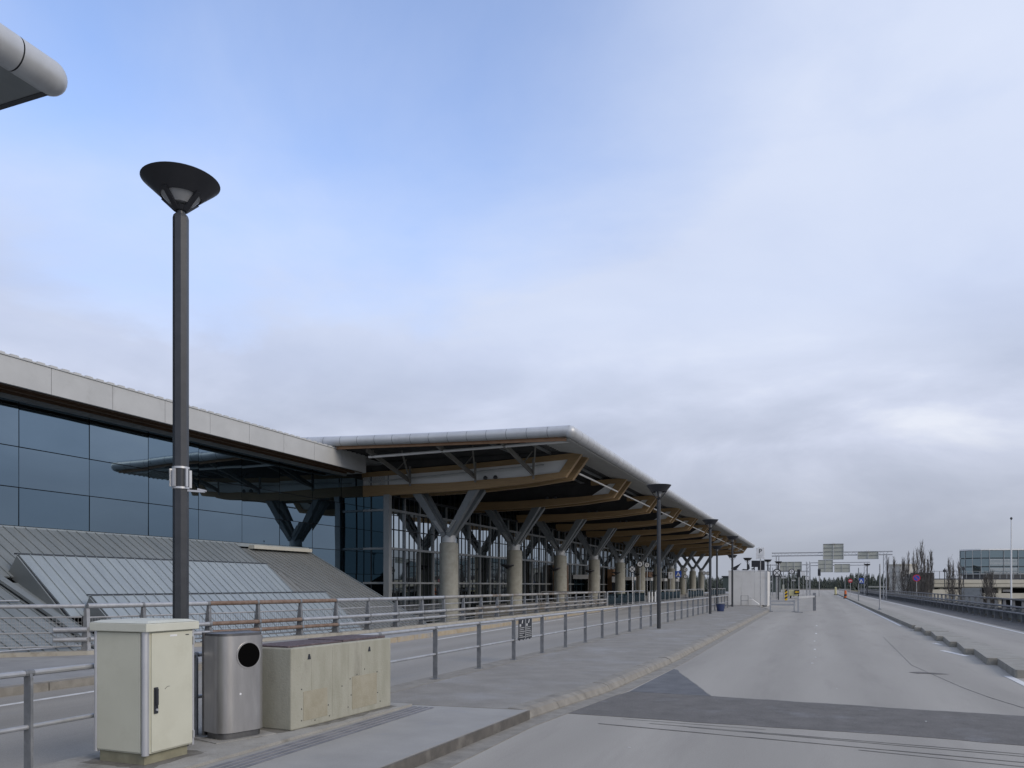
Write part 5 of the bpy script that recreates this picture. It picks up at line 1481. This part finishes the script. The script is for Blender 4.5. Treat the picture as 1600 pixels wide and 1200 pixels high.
for k, (s_, m, lab) in enumerate(((4.5, M_carwhite, 'white car at the left end of the car park deck'), (9.5, M_cargrey, 'silver car in the car park, right of the leftmost white one'), (19, M_carwhite, 'white car behind the leafless trees in the car park'), (33, M_cargrey, 'silver car in the right part of the car park deck'))):
    p = ga0 + gd * s_ + gn * 4.5
    car(p.x, p.y, ang + R(90 if k % 2 else 84), m, lab)

# bare columnar trees
def bare_tree(x, y, H, W, label, seed, cat='tree', nb=150, dark=False):
    rr = random.Random(seed)
    t = thing('bare_tree', (x, y, GZ), label, cat, 'leafless trees beyond the guard rail')
    part('trunk', MB().tube([(x, y, GZ), (x + rr.uniform(-.1, .1), y, GZ + H * .45), (x + rr.uniform(-.15, .15), y, GZ + H * .98)], .17, 6, .03), M_bark, t)
    br = MB()
    for k in range(nb):
        h0 = H * rr.uniform(.12, .86)
        a = rr.uniform(0, 2 * math.pi)
        L = H * rr.uniform(.10, .26) * (1 - .35 * h0 / H)
        sp = W * rr.uniform(.35, 1.0) * math.sin(math.pi * min(1, (h0 / H) * .8 + .22))
        p0 = Vector((x, y, GZ + h0)); p1 = p0 + Vector((math.cos(a) * sp * .75, math.sin(a) * sp * .75, L * .45)); p2 = p0 + Vector((math.cos(a) * sp, math.sin(a) * sp, L))
        br.tube([p0, p1, p2], .038, 3, .015, cap=False)
        for j in range(3):
            q = p0.lerp(p2, rr.uniform(.35, .95))
            br.tube([q, q + Vector((rr.uniform(-.35, .35), rr.uniform(-.35, .35), rr.uniform(.3, .9)))], .02, 3, .01, cap=False)
    part('crown', br, M_bark, t)
    return t
trees = [(1387, 868, .8, 165), (1397, 871, 1.0, 160), (1411, 872, 1.3, 150), (1419, 858, .95, 152), (1428, 862, .95, 150), (1433, 858, .9, 148), (1439.5, 846, 1.35, 150), (1444, 866, .8, 146), (1450, 872, .7, 150), (1455, 857, .75, 152),
         (1483, 872, 1.0, 140), (1489, 877, .8, 142), (1499, 875, 1.0, 138), (1541, 893, 1.4, 125), (1549, 889, 1.3, 128)]
names = ['far left bare tree, left of the pale tower', 'bare tree touching the left side of the pale tower', 'broad bare tree in front of the pale tower', 'slim bare poplar just right of the pale tower', 'bare poplar left of the no-parking disc', 'slender bare poplar above the no-parking disc',
         'tallest bare poplar behind the no-parking disc', 'bare poplar leaning on the tallest one', 'small bare poplar right of the tallest one', 'thin tall bare poplar at the right end of the poplar clump', 'left one of three bare trees before the car park',
         'middle one of three bare trees before the car park', 'right one of three bare trees before the car park', 'dark bushy tree at the left corner of the office block', 'twiggy tree right of the dark bushy one under the office']
for i, ((u, v, w, d), lab) in enumerate(zip(trees, names)):
    x, y = bgp(u, d)
    bare_tree(x, y, bgz(v, d) - GZ, w, lab, 40 + i, nb=120 if w > 1 else 80)
# small lamp masts on the car park
for i, (u, v, lab) in enumerate(((1476, 888, 'small mast lamp on the car park left of the three trees'), (1505.5, 885, 'two-armed mast lamp on the car park beside the office'))):
    p = Vector(bgp(u, 182)); z1 = bgz(v, 182)
    t = thing('mast_lamp', (p.x, p.y, 1.5), lab, 'mast lamp')
    part('mast', MB().tube([(p.x, p.y, 1.5), (p.x, p.y, z1)], .1, 8), M_steel_d, t)
    part('head', MB().box(p.x - .35, p.y - .2, z1 - .9, p.x + .25, p.y + .1, z1 - .3), M_steel_d, t)
    if i: part('arm', MB().bar((p.x - .4, p.y, z1 - .05), (p.x + .55, p.y, z1 - .2), .08, .08), M_steel, t)

# ================================================================== FAR FOREST (one mass)
fo = MB()
rr = random.Random(11)
def conifer(x, y, h, w):
    n = 5
    for k in range(16):
        q = k / 15
        zc_ = GZ + h * (.12 + .86 * q)
        rad = w * (1 - q) ** .8 * rr.uniform(.75, 1.15) + .25
        a0 = rr.uniform(0, 6.28)
        for j in range(n):
            a = a0 + 6.28 * j / n + rr.uniform(-.3, .3)
            p = Vector((x + rad * math.cos(a), y + rad * math.sin(a), zc_ - h * .05 + rr.uniform(-.3, .3)))
            s1 = Vector((x + rad * .5 * math.cos(a + .7), y + rad * .5 * math.sin(a + .7), zc_ + h * .05))
            s2 = Vector((x + rad * .5 * math.cos(a - .7), y + rad * .5 * math.sin(a - .7), zc_ + h * .06))
            fo.add([p, s1, s2], [(0, 1, 2)])
def forest(u0, u1, n, d0, d1, vtop):
    for k in range(n):
        u = u0 + (u1 - u0) * (k + rr.random()) / n
        d = rr.uniform(d0, d1)
        x, y = bgp(u, d)
        h = bgz(vtop(u), d) - GZ
        conifer(x, y, h * rr.uniform(.8, 1.08), h * rr.uniform(.17, .26))
def vt(u):
    base = 906 - 5 * math.exp(-((u - 1225) / 45) ** 2) + 4 * math.exp(-((u - 1290) / 22) ** 2) - 3.0 * math.exp(-((u - 1360) / 30) ** 2)
    return base - 4 + 4 * mnoise.noise(Vector((u * .07, 3.3, 0)))
forest(1040, 1420, 330, 370, 460, vt)
forest(1420, 1700, 130, 380, 470, lambda u: 909)
forest(1200, 1410, 90, 360, 390, lambda u: 912)
# the wood goes on round the right-hand side
for k in range(420):
    a = R(rr.uniform(20, 130)); d = rr.uniform(330, 480)
    conifer(d * math.sin(a), d * math.cos(a), rr.uniform(11, 16), rr.uniform(2.2, 3.4))
o = part('far_forest', fo, M_wood_far, None)
tag(o, 'dark conifer forest along the horizon beyond the road', 'forest', kind='stuff')
# grass bank at the road end
structure('bank', MB().prism_z([(-40, 332), (70, 332), (80, 350), (-40, 350)], GZ, -0.2), M_grass)
structure('road_end', MB().prism_z([(-14, 330), (12, 330), (12, 350), (-14, 350)], GZ, 0.35), M_kerb)
# dark low building behind the open roof end
db = thing('dark_building', (-14, 215, 0), 'dark green low building seen under the far end of the terminal roof', 'building')
part('wall', MB().box(-24, 215, 0, -9.5, 225, 4.1), mat('dark_green_cladding', (.035, .05, .045), (.05, .065, .058), .7, scale=.4), db)
part('roof', MB().box(-24.3, 214.7, 4.1, -9.2, 225.3, 4.4), M_steel_d, db)
